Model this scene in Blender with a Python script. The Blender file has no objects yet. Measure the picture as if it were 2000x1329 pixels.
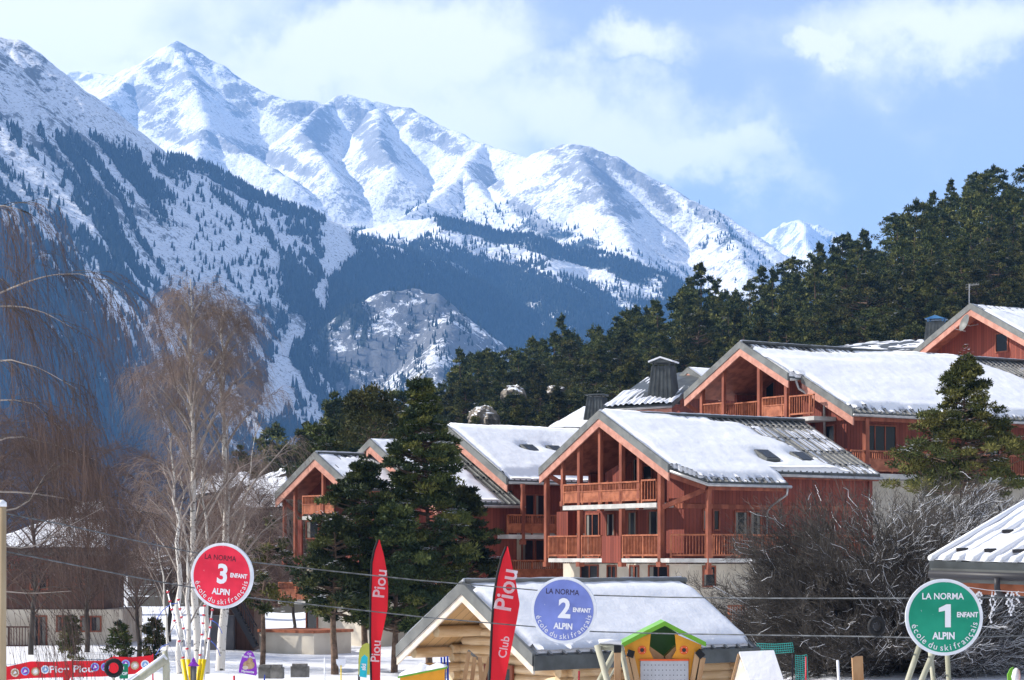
import bpy, math, random
import numpy as np
from mathutils import Vector, Matrix
R = math.radians
SC = bpy.context.scene
COL = SC.collection
# ------------------------------------------------------------------ camera, sky, sun, exposure
F = 4330.0          # focal length in photo pixels (photo 2000 px wide)
HZ = 1090.0         # horizon row of the photo
CZ = 4.3            # eye height above the snow field
cam = bpy.data.cameras.new("camera"); camo = bpy.data.objects.new("camera", cam); COL.objects.link(camo)
camo.location = (0, 0, CZ); camo.rotation_euler = (R(90), 0, 0)
cam.sensor_width = 36; cam.lens = F / 2000 * 36; cam.shift_y = (HZ - 664.5) / 2000
cam.clip_start = 0.5; cam.clip_end = 60000
SC.camera = camo
HAZE = 7.5e-5
SUN = Vector((-0.78, 0.12, 0.58)).normalized()      # direction towards the sun
sl = bpy.data.lights.new("sun", 'SUN'); so = bpy.data.objects.new("sun", sl); COL.objects.link(so)
sl.energy = 5.0; sl.angle = R(0.5); sl.color = (1.0, 0.94, 0.86)
so.rotation_euler = SUN.to_track_quat('Z', 'Y').to_euler()
W = bpy.data.worlds.new("World"); SC.world = W; W.use_nodes = True
nt = W.node_tree; nt.nodes.clear()
def wn(t, **k):
    n = nt.nodes.new(t)
    for a, b in k.items(): setattr(n, a, b)
    return n
sky = wn('ShaderNodeTexSky', sky_type='NISHITA', sun_disc=False)
sky.sun_elevation = math.asin(SUN.z); sky.sun_rotation = math.atan2(SUN.x, SUN.y)
sky.altitude = 1500; sky.air_density = 1.0; sky.dust_density = 0.6; sky.ozone_density = 1.5
tc = wn('ShaderNodeTexCoord')
def wmath(op, a, b=None, c=None):
    n = wn('ShaderNodeMath', operation=op)
    for i, s in enumerate((a, b, c)):
        if s is None: continue
        if isinstance(s, (int, float)): n.inputs[i].default_value = s
        else: nt.links.new(s, n.inputs[i])
    return n.outputs[0]
wz = wn('ShaderNodeTexNoise'); wz.inputs['Scale'].default_value = 16; wz.inputs['Detail'].default_value = 7; wz.inputs['Roughness'].default_value = 0.62; nt.links.new(tc.outputs['Generated'], wz.inputs['Vector'])
_a = wn('ShaderNodeVectorMath', operation='SUBTRACT'); nt.links.new(wz.outputs['Color'], _a.inputs[0]); _a.inputs[1].default_value = (.5, .5, .5)
_b = wn('ShaderNodeVectorMath', operation='SCALE'); nt.links.new(_a.outputs[0], _b.inputs[0]); _b.inputs['Scale'].default_value = 0.085
_c = wn('ShaderNodeVectorMath', operation='ADD'); nt.links.new(tc.outputs['Generated'], _c.inputs[0]); nt.links.new(_b.outputs[0], _c.inputs[1]); wdir = _c.outputs[0]
def wcloud(cx, cy, rx, ry, tilt=0.0):
    """soft cloud bank around the direction seen at photo pixel (cx, cy); world-fixed direction space"""
    d = Vector(((cx - 1000) / F, 1, (HZ - cy) / F)).normalized()
    sub = wn('ShaderNodeVectorMath', operation='SUBTRACT'); nt.links.new(wdir, sub.inputs[0]); sub.inputs[1].default_value = d
    mp = wn('ShaderNodeMapping'); mp.vector_type = 'TEXTURE'; mp.inputs['Rotation'].default_value = (0, R(tilt), 0)
    mp.inputs['Scale'].default_value = (rx / F, 0.25, ry / F)
    nt.links.new(sub.outputs[0], mp.inputs['Vector'])
    ln = wn('ShaderNodeVectorMath', operation='LENGTH'); nt.links.new(mp.outputs[0], ln.inputs[0])
    mr = wn('ShaderNodeMapRange', interpolation_type='SMOOTHSTEP'); nt.links.new(ln.outputs['Value'], mr.inputs[0])
    mr.inputs[1].default_value = 1.35; mr.inputs[2].default_value = 0.0
    return mr.outputs[0]
cl = None
for args in [(60, 40, 520, 190, 0), (620, 110, 330, 110, -12), (860, 230, 330, 150, 12), (900, 90, 200, 130, 0), (1230, 130, 120, 60, 0),
             (1150, 240, 420, 120, 14), (1330, 300, 330, 70, 10), (1850, 75, 300, 95, 0), (1640, 110, 90, 40, 0), (250, 190, 300, 60, 0)]:
    c = wcloud(*args)
    cl = c if cl is None else wmath('MAXIMUM', cl, c)
ns = wn('ShaderNodeTexNoise'); ns.inputs['Scale'].default_value = 13; ns.inputs['Detail'].default_value = 6; ns.inputs['Roughness'].default_value = 0.5
mpn = wn('ShaderNodeMapping'); mpn.inputs['Scale'].default_value = (1, 1, 1.7); nt.links.new(tc.outputs['Generated'], mpn.inputs[0]); nt.links.new(mpn.outputs[0], ns.inputs['Vector'])
ns.inputs['Distortion'].default_value = 0.4
amt = wmath('ADD', wmath('MULTIPLY', cl, 0.95), wmath('MULTIPLY', wmath('SUBTRACT', ns.outputs['Fac'], 0.5), 1.5))
mr = wn('ShaderNodeMapRange', interpolation_type='SMOOTHSTEP'); nt.links.new(amt, mr.inputs[0])
mr.inputs[1].default_value = 0.02; mr.inputs[2].default_value = 0.85; mr.inputs[3].default_value = 0.30; mr.inputs[4].default_value = 0.93
mx = wn('ShaderNodeMix', data_type='RGBA'); nt.links.new(mr.outputs[0], mx.inputs[0])
nt.links.new(sky.outputs[0], mx.inputs[6]); mx.inputs[7].default_value = (12.3, 11.9, 12.3, 1)
bg = wn('ShaderNodeBackground'); bg.inputs['Strength'].default_value = 0.078
nt.links.new(mx.outputs[2], bg.inputs['Color'])
wo = wn('ShaderNodeOutputWorld'); nt.links.new(bg.outputs[0], wo.inputs['Surface'])
SC.view_settings.view_transform = 'Standard'; SC.view_settings.look = 'None'
SC.view_settings.gamma = 1; SC.view_settings.use_curve_mapping = False
SC.view_settings.exposure = 0.62
SC.render.engine = 'CYCLES'
SC.cycles.max_bounces = 6; SC.cycles.diffuse_bounces = 2; SC.cycles.volume_bounces = 1; SC.cycles.transparent_max_bounces = 8

# ------------------------------------------------------------------ helpers
random.seed(7)
def P(px, py, D):
    """world point seen at photo pixel (px, py) at distance D"""
    return Vector(((px - 1000) / F * D, D, CZ + (HZ - py) / F * D))
def tag(o, label=None, cat=None, group=None, kind=None):
    if label: o['label'] = label
    if cat: o['category'] = cat
    if group: o['group'] = group
    if kind: o['kind'] = kind
    return o
def empty(name, loc, rz=0.0, label=None, cat=None, group=None):
    o = bpy.data.objects.new(name, None); COL.objects.link(o); o.location = loc; o.rotation_euler = (0, 0, rz)
    o.empty_display_size = 0.2
    return tag(o, label, cat, group)
def mesh_np(name, verts, faces, mats, midx=None, parent=None, smooth=False, attrs=None):
    """numpy mesh; faces (n,3) or (n,4) int array, or a list of such arrays"""
    me = bpy.data.meshes.new(name)
    verts = np.asarray(verts, np.float32).reshape(-1, 3)
    fl = faces if isinstance(faces, list) else [faces]
    fl = [np.asarray(a, np.int32) for a in fl if len(a)]
    me.vertices.add(len(verts)); me.vertices.foreach_set('co', verts.ravel())
    loops = np.concatenate([a.ravel() for a in fl]); tot = np.concatenate([np.full(len(a), a.shape[1], np.int32) for a in fl])
    st = np.concatenate([[0], np.cumsum(tot)[:-1]]).astype(np.int32)
    me.loops.add(len(loops)); me.loops.foreach_set('vertex_index', loops)
    me.polygons.add(len(tot)); me.polygons.foreach_set('loop_start', st); me.polygons.foreach_set('loop_total', tot)
    if midx is not None: me.polygons.foreach_set('material_index', np.asarray(midx, np.int32))
    me.polygons.foreach_set('use_smooth', np.full(len(tot), smooth, bool))
    for m in (mats if isinstance(mats, (list, tuple)) else [mats]): me.materials.append(m)
    if attrs:
        for k, a in attrs.items():
            at = me.attributes.new(k, 'FLOAT', 'POINT'); at.data.foreach_set('value', np.asarray(a, np.float32).ravel())
    me.update(calc_edges=True); me.validate()
    o = bpy.data.objects.new(name, me); COL.objects.link(o)
    if parent is not None: o.parent = parent
    return o
class MB:
    """collects shapes and links them as one mesh object"""
    def __init__(s): s.v = []; s.f = []; s.m = []
    def add(s, vs, fs, mat=0):
        b = len(s.v); s.v += [tuple(v) for v in vs]
        for f in fs: s.f.append(tuple(b + i for i in f)); s.m.append(mat)
        return s
    def box(s, x0, x1, y0, y1, z0, z1, mat=0):
        if x0 > x1: x0, x1 = x1, x0
        if y0 > y1: y0, y1 = y1, y0
        if z0 > z1: z0, z1 = z1, z0
        v = [(x0,y0,z0),(x1,y0,z0),(x1,y1,z0),(x0,y1,z0),(x0,y0,z1),(x1,y0,z1),(x1,y1,z1),(x0,y1,z1)]
        return s.add(v, [(0,3,2,1),(4,5,6,7),(0,1,5,4),(1,2,6,5),(2,3,7,6),(3,0,4,7)], mat)
    def bar(s, p, q, w, h, mat=0, up=(0, 0, 1)):
        """beam from p to q; w across, h along up (centred)"""
        p = Vector(p); q = Vector(q); t = (q - p).normalized(); up = Vector(up)
        sd = t.cross(up)
        if sd.length < 1e-4: sd = t.cross(Vector((1, 0, 0)))
        sd.normalize(); u = sd.cross(t).normalized()
        a = sd * w / 2; b = u * h / 2
        v = [p-a-b, p+a-b, p+a+b, p-a+b, q-a-b, q+a-b, q+a+b, q-a+b]
        return s.add(v, [(0,1,2,3),(7,6,5,4),(0,4,5,1),(1,5,6,2),(2,6,7,3),(3,7,4,0)], mat)
    def tube(s, pts, r, n=8, mat=0, caps=True):
        pts = [Vector(p) for p in pts]; k = len(pts)
        rr = r if isinstance(r, (list, tuple)) else [r] * k
        b = len(s.v); ref = None
        for i, p in enumerate(pts):
            t = (pts[min(i+1, k-1)] - pts[max(i-1, 0)]).normalized()
            if ref is None: ref = t.orthogonal().normalized()
            ref = (ref - t * ref.dot(t))
            if ref.length < 1e-5: ref = t.orthogonal()
            ref.normalize(); bi = t.cross(ref)
            for j in range(n):
                a = 2*math.pi*j/n; s.v.append(tuple(p + (ref*math.cos(a) + bi*math.sin(a)) * rr[i]))
        for i in range(k-1):
            for j in range(n):
                j2 = (j+1) % n
                s.f.append((b+i*n+j, b+i*n+j2, b+(i+1)*n+j2, b+(i+1)*n+j)); s.m.append(mat)
        if caps:
            s.f.append(tuple(b+j for j in reversed(range(n)))); s.m.append(mat)
            s.f.append(tuple(b+(k-1)*n+j for j in range(n))); s.m.append(mat)
        return s
    def prism(s, poly, d, mat=0):
        """poly: list of 3D points (planar), d: extrusion vector"""
        n = len(poly); d = Vector(d); a = [Vector(p) for p in poly]; v = a + [p + d for p in a]
        nrm = Vector((0, 0, 0))
        for i in range(n): nrm += a[i].cross(a[(i+1) % n])
        fs = [tuple(range(n)), tuple(n + i for i in reversed(range(n)))] + [(i, n+i, n+(i+1) % n, (i+1) % n) for i in range(n)]
        if nrm.dot(d) > 0: fs = [tuple(reversed(f)) for f in fs]
        return s.add(v, fs, mat)
    def build(s, name, mats, parent=None, smooth=False):
        me = bpy.data.meshes.new(name); me.from_pydata(s.v, [], s.f)
        for m in (mats if isinstance(mats, (list, tuple)) else [mats]): me.materials.append(m)
        me.polygons.foreach_set('material_index', s.m)
        me.polygons.foreach_set('use_smooth', [smooth] * len(s.f)); me.update()
        o = bpy.data.objects.new(name, me); COL.objects.link(o)
        if parent is not None: o.parent = parent
        return o
# ---- numpy gradient noise
_rs = np.random.RandomState(5)
_perm = _rs.permutation(256).astype(np.int64); _perm = np.concatenate([_perm, _perm, _perm])
_GR = _rs.normal(size=(256, 3)); _GR /= np.linalg.norm(_GR, axis=1)[:, None]
def pnoise(x, y, z=0.0):
    x, y, z = np.broadcast_arrays(np.asarray(x, float), np.asarray(y, float), np.asarray(z, float))
    xi = np.floor(x).astype(np.int64); yi = np.floor(y).astype(np.int64); zi = np.floor(z).astype(np.int64)
    xf, yf, zf = x-xi, y-yi, z-zi
    u, v, w = [t*t*t*(t*(t*6-15)+10) for t in (xf, yf, zf)]
    xi &= 255; yi &= 255; zi &= 255
    def g(a, b, c):
        h = _perm[_perm[_perm[(xi+a) & 255] + ((yi+b) & 255)] + ((zi+c) & 255)]
        gr = _GR[h]; return gr[..., 0]*(xf-a) + gr[..., 1]*(yf-b) + gr[..., 2]*(zf-c)
    l = lambda a, b, t: a + t*(b-a)
    return l(l(l(g(0,0,0), g(1,0,0), u), l(g(0,1,0), g(1,1,0), u), v), l(l(g(0,0,1), g(1,0,1), u), l(g(0,1,1), g(1,1,1), u), v), w) * 1.5
def fbm(x, y, z=0.0, o=4, lac=2.03, gain=0.5):
    t = 0; a = 1.0; s = 0
    for i in range(o): t = t + a*pnoise(x, y, z+i*7.3); s += a; x = x*lac; y = y*lac; z = z*lac; a *= gain
    return t/s
def ridged(x, y, z=0.0, o=5, lac=2.07, gain=0.52):
    t = 0; a = 1.0; s = 0; w = 1.0
    for i in range(o):
        n = (1-np.abs(pnoise(x, y, z+i*5.1)*1.3)); n = np.clip(n, 0, 1)**2 * w
        t = t + a*n; s += a; w = np.clip(n*1.8, 0, 1); x = x*lac; y = y*lac; a *= gain
    return t/s
def sstep(a, b, x):
    t = np.clip((np.asarray(x, float)-a)/(b-a), 0, 1); return t*t*(3-2*t)
def ribbons(pts, rad, sides=3, rs=None):
    """pts (N,K,3), rad (N,K) or (K,) -> verts, quads"""
    pts = np.asarray(pts, float); N, K, _ = pts.shape
    rad = np.broadcast_to(np.asarray(rad, float), (N, K))
    t = pts[:, -1]-pts[:, 0]; t /= np.linalg.norm(t, axis=1)[:, None]+1e-9
    rv = (rs or _rs).normal(size=(N, 3)); a = np.cross(t, rv); a /= np.linalg.norm(a, axis=1)[:, None]+1e-9
    b = np.cross(t, a)
    ang = np.arange(sides)*2*np.pi/sides
    off = a[:, None, None, :]*np.cos(ang)[None, None, :, None] + b[:, None, None, :]*np.sin(ang)[None, None, :, None]
    v = pts[:, :, None, :] + off*rad[:, :, None, None]
    idx = np.arange(N*K*sides).reshape(N, K, sides)
    nx = np.roll(idx, -1, axis=2)
    q = np.stack([idx[:, :-1], nx[:, :-1], nx[:, 1:], idx[:, 1:]], axis=-1).reshape(-1, 4)
    return v.reshape(-1, 3), q
def stack(parts):
    """join [(verts, faces, mat)] -> verts, faces list, mats"""
    vs = []; fs3 = []; fs4 = []; m3 = []; m4 = []; b = 0
    for v, f, m in parts:
        f = np.asarray(f)+b; vs.append(np.asarray(v)); b += len(v)
        mm = np.full(len(f), m) if np.isscalar(m) else np.asarray(m)
        if f.shape[1] == 3: fs3.append(f); m3.append(mm)
        else: fs4.append(f); m4.append(mm)
    fl = []; ml = []
    if fs3: fl.append(np.concatenate(fs3)); ml += m3
    if fs4: fl.append(np.concatenate(fs4)); ml += m4
    return np.concatenate(vs), fl, np.concatenate(ml)

# ------------------------------------------------------------------ materials
def mat(name, col=(0.5, 0.5, 0.5), rough=0.7, metal=0.0, spec=0.3):
    m = bpy.data.materials.new(name); m.use_nodes = True
    b = m.node_tree.nodes['Principled BSDF']
    b.inputs['Base Color'].default_value = (*col, 1); b.inputs['Roughness'].default_value = rough
    b.inputs['Metallic'].default_value = metal; b.inputs['Specular IOR Level'].default_value = spec
    return m
class NT:
    def __init__(s, m): s.t = m.node_tree; s.b = s.t.nodes['Principled BSDF']
    def n(s, t, **k):
        n = s.t.nodes.new(t)
        for a, b in k.items(): setattr(n, a, b)
        return n
    def l(s, a, b): s.t.links.new(a, b)
    def math(s, op, a, b=None, clamp=False):
        n = s.n('ShaderNodeMath', operation=op, use_clamp=clamp)
        for i, v in enumerate((a, b)):
            if v is None: continue
            if isinstance(v, (int, float)): n.inputs[i].default_value = v
            else: s.l(v, n.inputs[i])
        return n.outputs[0]
    def coord(s, kind='Object', scale=(1, 1, 1), rot=(0, 0, 0)):
        t = s.n('ShaderNodeTexCoord'); mp = s.n('ShaderNodeMapping'); mp.inputs['Scale'].default_value = scale; mp.inputs['Rotation'].default_value = rot
        s.l(t.outputs[kind], mp.inputs[0]); return mp.outputs[0]
    def noise(s, vec, scale, detail=4, rough=0.55, dist=0.0):
        n = s.n('ShaderNodeTexNoise'); n.inputs['Scale'].default_value = scale; n.inputs['Detail'].default_value = detail
        n.inputs['Roughness'].default_value = rough; n.inputs['Distortion'].default_value = dist
        if vec is not None: s.l(vec, n.inputs['Vector'])
        return n.outputs['Fac']
    def ramp(s, fac, a, b, lo=0.0, hi=1.0, smooth=True):
        n = s.n('ShaderNodeMapRange', interpolation_type='SMOOTHSTEP' if smooth else 'LINEAR'); s.l(fac, n.inputs[0])
        n.inputs[1].default_value = a; n.inputs[2].default_value = b; n.inputs[3].default_value = lo; n.inputs[4].default_value = hi
        return n.outputs[0]
    def mix(s, fac, a, b):
        n = s.n('ShaderNodeMix', data_type='RGBA')
        if isinstance(fac, (int, float)): n.inputs[0].default_value = fac
        else: s.l(fac, n.inputs[0])
        for i, v in ((6, a), (7, b)):
            if isinstance(v, tuple): n.inputs[i].default_value = (*v[:3], 1)
            else: s.l(v, n.inputs[i])
        return n.outputs[2]
    def attr(s, name):
        n = s.n('ShaderNodeAttribute'); n.attribute_name = name; return n.outputs['Fac']
    def base(s, c): s.l(c, s.b.inputs['Base Color'])
    def bump(s, h, strength=0.3, dist=0.02):
        n = s.n('ShaderNodeBump'); n.inputs['Strength'].default_value = strength; n.inputs['Distance'].default_value = dist
        s.l(h, n.inputs['Height']); s.l(n.outputs[0], s.b.inputs['Normal'])
def noisy(name, a, b, scale=3, rough=0.7, detail=4, lo=0.35, hi=0.65, bump=0.0, metal=0.0, spec=0.3, stretch=(1, 1, 1), perobj=0.0):
    m = mat(name, a, rough, metal, spec); t = NT(m)
    v = t.coord('Object', stretch); f = t.noise(v, scale, detail)
    c = t.mix(t.ramp(f, lo, hi), a, b)
    if perobj:
        oi = t.n('ShaderNodeObjectInfo'); hs = t.n('ShaderNodeHueSaturation')
        t.l(t.ramp(oi.outputs['Random'], 0, 1, 1-perobj, 1+perobj, False), hs.inputs['Value'])
        t.l(t.ramp(oi.outputs['Random'], 0, 1, 0.485, 0.515, False), hs.inputs['Hue'])
        t.l(c, hs.inputs['Color']); c = hs.outputs[0]
    t.base(c)
    if bump: t.bump(f, bump, 0.03)
    return m
def planks(name, a, b, n=7.0, axis=(1, 1, 0), groove=0.10, rough=0.65):
    """board pattern: grooves across the direction axis, a random tone per board and grain"""
    m = mat(name, a, rough); t = NT(m); tcx = t.n('ShaderNodeTexCoord'); sp = t.n('ShaderNodeSeparateXYZ'); t.l(tcx.outputs['Object'], sp.inputs[0])
    s = None
    for i, k in enumerate(axis):
        if k:
            q = t.math('MULTIPLY', sp.outputs[i], n*k); s = q if s is None else t.math('ADD', s, q)
    fr = t.math('FRACT', s); fl = t.math('FLOOR', s)
    wn_ = t.n('ShaderNodeTexWhiteNoise', noise_dimensions='1D'); t.l(fl, wn_.inputs['W'])
    g1 = t.math('LESS_THAN', fr, groove)
    st = (3, 3, 0.5) if axis[2] == 0 else (0.5, 0.5, 4)
    grain = t.noise(t.coord('Object', st), 5, 5)
    big = t.noise(t.coord('Object'), 0.55, 3)
    f = t.math('ADD', t.math('MULTIPLY', wn_.outputs['Value'], 0.5), t.math('MULTIPLY', t.math('ADD', grain, big), 0.3))
    c = t.mix(f, a, b); dark = tuple(x*0.3 for x in a)
    t.base(t.mix(t.math('MULTIPLY', g1, 0.75), c, dark)); t.bump(t.math('SUBTRACT', 1.0, g1), 0.6, 0.02)
    return m
def snowmat(name, bump=0.25, scale=2.0, dirt=None):
    m = mat(name, (0.86, 0.88, 0.92), 0.55, spec=0.25); t = NT(m)
    v = t.coord('Object'); f = t.noise(v, scale, 6, 0.6); 
    t.base(t.mix(t.noise(v, scale*0.3, 3), (0.76, 0.79, 0.85), (0.86, 0.87, 0.90)))
    t.bump(f, bump, 0.12)
    return m
M = {}
M['snow'] = snowmat('snow', 0.8, 2.6)
M['roof_snow'] = snowmat('roof_snow', 0.32, 1.8)
M['plank'] = planks('red_boards', (0.12, 0.023, 0.015), (0.27, 0.062, 0.036), 5.0)
M['plank_h'] = planks('red_boards_level', (0.16, 0.035, 0.018), (0.28, 0.075, 0.038), 7.0, (0, 0, 1))
M['timber'] = noisy('red_timber', (0.18, 0.048, 0.026), (0.31, 0.095, 0.052), 2.5, stretch=(1, 1, 0.3))
M['barge'] = noisy('barge_wood', (0.42, 0.19, 0.14), (0.55, 0.27, 0.20), 3.0, 0.6)
M['rail'] = noisy('rail_wood', (0.25, 0.075, 0.034), (0.40, 0.135, 0.065), 4.0, 0.6)
M['metal'] = noisy('roof_metal', (0.055, 0.06, 0.06), (0.09, 0.10, 0.10), 2.0, 0.45, metal=0.3)
M['ribmetal'] = noisy('rib_metal', (0.16, 0.165, 0.165), (0.26, 0.26, 0.255), 2.0, 0.35, metal=0.4)
M['trim'] = noisy('grey_trim', (0.12, 0.125, 0.12), (0.18, 0.185, 0.175), 2.0, 0.5)
M['zinc'] = noisy('zinc', (0.36, 0.36, 0.36), (0.48, 0.47, 0.46), 3.0, 0.4, metal=0.5)
M['concrete'] = noisy('concrete', (0.42, 0.41, 0.39), (0.55, 0.54, 0.51), 2.0, 0.8)
M['render'] = noisy('cream_render', (0.55, 0.49, 0.40), (0.66, 0.60, 0.50), 0.8, 0.85)
M['glass'] = mat('glass', (0.010, 0.012, 0.016), 0.12, spec=0.2)
M['dark'] = mat('dark_metal', (0.03, 0.03, 0.035), 0.5)
M['black'] = mat('black_rubber', (0.012, 0.012, 0.013), 0.75)
M['white'] = noisy('white_paint', (0.72, 0.72, 0.74), (0.82, 0.82, 0.83), 6, 0.5)
M['needle_a'] = noisy('pine_needles', (0.034, 0.046, 0.013), (0.085, 0.095, 0.026), 0.9, 0.75, spec=0.15, perobj=0.3)
M['needle_b'] = noisy('pine_needles_olive', (0.072, 0.080, 0.020), (0.155, 0.145, 0.038), 0.9, 0.75, spec=0.15, perobj=0.3)
M['needle_c'] = noisy('pine_needles_dark', (0.017, 0.028, 0.011), (0.043, 0.056, 0.020), 0.9, 0.75, spec=0.15, perobj=0.3)
M['bark'] = noisy('pine_bark', (0.09, 0.06, 0.04), (0.20, 0.13, 0.09), 6, 0.9, bump=0.5)
M['stone'] = noisy('weathered_block', (0.14, 0.13, 0.11), (0.28, 0.26, 0.23), 3, .9)
M['flock'] = snowmat('branch_snow', 0.1, 4)
# ------------------------------------------------------------------ mountains (terrain)
def mountain_mat(name, rock=(0.20, 0.19, 0.19), forest=(0.020, 0.028, 0.022), sc=0.02, lo=0.50, hi=0.58, spk=0.5):
    m = mat(name, (0.8, 0.83, 0.88), 0.75, spec=0.1); t = NT(m)
    v = t.coord('Object'); vs = t.coord('Object', (1, 1, 0.45))
    f1 = t.noise(vs, sc, 8, 0.68, 0.6); f2 = t.noise(vs, sc*5, 6, 0.8)
    f = t.math('ADD', t.math('MULTIPLY', f1, 0.45), t.math('MULTIPLY', f2, 0.55))
    f3 = t.noise(v, sc*7, 5, 0.8); sh = t.ramp(f3, 0.53, 0.62)
    r = t.math('ADD', f, t.math('MULTIPLY', t.math('SUBTRACT', t.attr('rock'), 0.5), 0.28))
    rf = t.ramp(r, lo, hi)
    rc = t.mix(t.ramp(f2, 0.35, 0.65), rock, tuple(x*1.5 for x in rock))
    c = t.mix(t.math('MULTIPLY', sh, spk), (0.84, 0.86, 0.90), tuple(x*.7 for x in rock)); c = t.mix(rf, c, rc)
    ff = t.ramp(t.math('ADD', t.attr('forest'), t.math('MULTIPLY', t.math('SUBTRACT', f2, 0.5), 0.9)), 0.45, 0.75)
    fc = t.mix(t.ramp(t.noise(v, sc*9, 4), 0.3, 0.7), forest, tuple(x*1.7 for x in forest))
    t.base(t.mix(ff, c, fc)); t.bump(f, 0.6, 14)
    return m
def terrain(name, crestlists, px0, px1, D0, D1, nx, ny, k, noise, material, label, forest_fn, rock_bias=0.0, zmin=-260, rock_fn=None):
    u = np.linspace(px0, px1, nx); d = np.linspace(D0, D1, ny)
    U, Dm = np.meshgrid(u, d); X = (U-1000)/F*Dm; Y = Dm
    # domain warp gives the ribs and gullies an irregular course
    wx = X + 90*noise*fbm(X/420, Y/420, 3.1, 4); wy = Y + 90*noise*fbm(X/420, Y/420, 9.7, 4)
    Z = np.full(X.shape, -1e9)
    for cr, kk in crestlists:
        pts = [P(*c) for c in cr]
        for a, b in zip(pts[:-1], pts[1:]):
            dx, dy = b.x-a.x, b.y-a.y; L2 = dx*dx+dy*dy
            w = 0.55
            qx, qy = X*(1-w)+wx*w, Y*(1-w)+wy*w
            tt = np.clip(((qx-a.x)*dx+(qy-a.y)*dy)/L2, 0, 1)
            dist = np.hypot(qx-a.x-tt*dx, qy-a.y-tt*dy)
            dd = np.sqrt(dist**2+15**2)-15
            z = a.z+(b.z-a.z)*tt - kk*k*dd*(1-0.00006*dd)
            Z = np.maximum(Z, z)
    amp = noise
    Z0 = Z
    rib = ridged(X/310+fbm(X/800, Y/800, 2, 3)*1.2, Y/310, 1.3, 6)-0.45
    Z = Z + amp*(20*rib + 20*fbm(X/120, Y/120, 4.4, 5) + 7*fbm(X/22, Y/22, 8.8, 3))
    Z = np.maximum(Z, zmin + 10*fbm(X/300, Y/300))
    gy = np.gradient(Z, axis=0)/np.gradient(Y, axis=0); gx = np.gradient(Z, axis=1)/np.gradient(X, axis=1)
    steep = np.hypot(gx, gy)
    py = HZ - (Z-CZ)/Dm*F
    rock = sstep(0.75, 1.5, steep)*0.55 + 0.30*sstep(-0.1, 0.35, rib) + rock_bias + 0.35*fbm(X/600, Y/600, 5.5, 3)
    if rock_fn: rock = 0.10 + 0.55*rock + 0.50*rock_fn(U, py)*(0.75+1.6*fbm(X/70, Y/70, 1.1, 4))
    fr = forest_fn(U, py, X, Y, Z)
    nrm = None
    idx = np.arange(nx*ny).reshape(ny, nx)
    q = np.stack([idx[:-1, :-1], idx[:-1, 1:], idx[1:, 1:], idx[1:, :-1]], -1).reshape(-1, 4)
    o = mesh_np(name, np.stack([X, Y, Z], -1), q, material, smooth=False, attrs={'rock': np.clip(rock, 0, 1), 'forest': np.clip(fr, 0, 1)})
    tag(o, label, None, None, 'structure')
    return X, Y, Z, fr, rock
def cones(name, X, Y, Z, dens, n, h0, h1, mats, label, cat, seed, rr=0.17):
    """a far-off wood: thousands of small ragged spires standing on the terrain where dens says"""
    rs = np.random.RandomState(seed); ny, nx = X.shape
    area = np.abs(np.gradient(X, axis=1)*np.gradient(Y, axis=0))[:-1, :-1]
    p = (np.clip(dens[:-1, :-1], 0, 1)**1.4*area).ravel(); p /= p.sum()
    c = rs.choice(len(p), n, p=p); i = c//(nx-1); j = c % (nx-1); a = rs.rand(n); b = rs.rand(n)
    bl = lambda A: (A[i, j]*(1-a)*(1-b)+A[i, j+1]*a*(1-b)+A[i+1, j]*(1-a)*b+A[i+1, j+1]*a*b)
    x, y, z = bl(X), bl(Y), bl(Z)
    h = rs.uniform(h0, h1, n)*(0.55+0.45*rs.rand(n)); r = h*rr*rs.uniform(0.8, 1.3, n)
    ns = 5; ang = rs.rand(n)[:, None]*6.28+np.arange(ns)*2*np.pi/ns
    rad = r[:, None]*rs.uniform(0.65, 1.2, (n, ns))
    ring = np.stack([x[:, None]+np.cos(ang)*rad, y[:, None]+np.sin(ang)*rad, (z+h*0.08)[:, None]+h[:, None]*rs.uniform(-.06, .1, (n, ns))], -1)
    lean = rs.normal(0, 0.03, (n, 2))*h[:, None]
    mid = np.stack([x[:, None]+np.cos(ang)*rad*.62, y[:, None]+np.sin(ang)*rad*.62, (z+h*.55)[:, None]+0*ang], -1)
    top = np.stack([x+lean[:, 0], y+lean[:, 1], z+h], -1)[:, None]
    v = np.concatenate([ring, mid, top], 1); m = 2*ns+1
    base = (np.arange(n)*m)[:, None]; k = np.arange(ns); k2 = (k+1) % ns
    q = np.stack([base+k, base+k2, base+ns+k2, base+ns+k], -1).reshape(-1, 4)
    t = np.stack([base+ns+k, base+ns+k2, base+2*ns+0*k], -1).reshape(-1, 3)
    mi = np.repeat((rs.rand(n) < 0.35).astype(int), ns)
    o = mesh_np(name, v.reshape(-1, 3), [t, q], mats, midx=np.concatenate([mi, mi]))
    tag(o, label, cat, None, 'stuff'); return o
M['fartree'] = mat('far_conifers', (0.016, 0.024, 0.018), 0.9, spec=0.0)
M['fartree2'] = mat('far_conifers_lighter', (0.032, 0.038, 0.028), 0.9, spec=0.0)
def blob(px, py, cx, cy, rx, ry, ang):
    c, s = math.cos(R(ang)), math.sin(R(ang)); dx, dy = px-cx, py-cy
    a = (dx*c+dy*s)/rx; b = (-dx*s+dy*c)/ry
    return sstep(1.35, 0.7, np.hypot(a, b))
def line_mask(px, py, pts, w):
    d = np.full(np.shape(px), 1e9)
    for (ax, ay), (bx, by) in zip(pts[:-1], pts[1:]):
        L = (bx-ax)**2+(by-ay)**2; t = np.clip(((px-ax)*(bx-ax)+(py-ay)*(by-ay))/L, 0, 1)
        d = np.minimum(d, np.hypot(px-ax-t*(bx-ax), py-ay-t*(by-ay)))
    return sstep(w, w*0.45, d)
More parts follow.
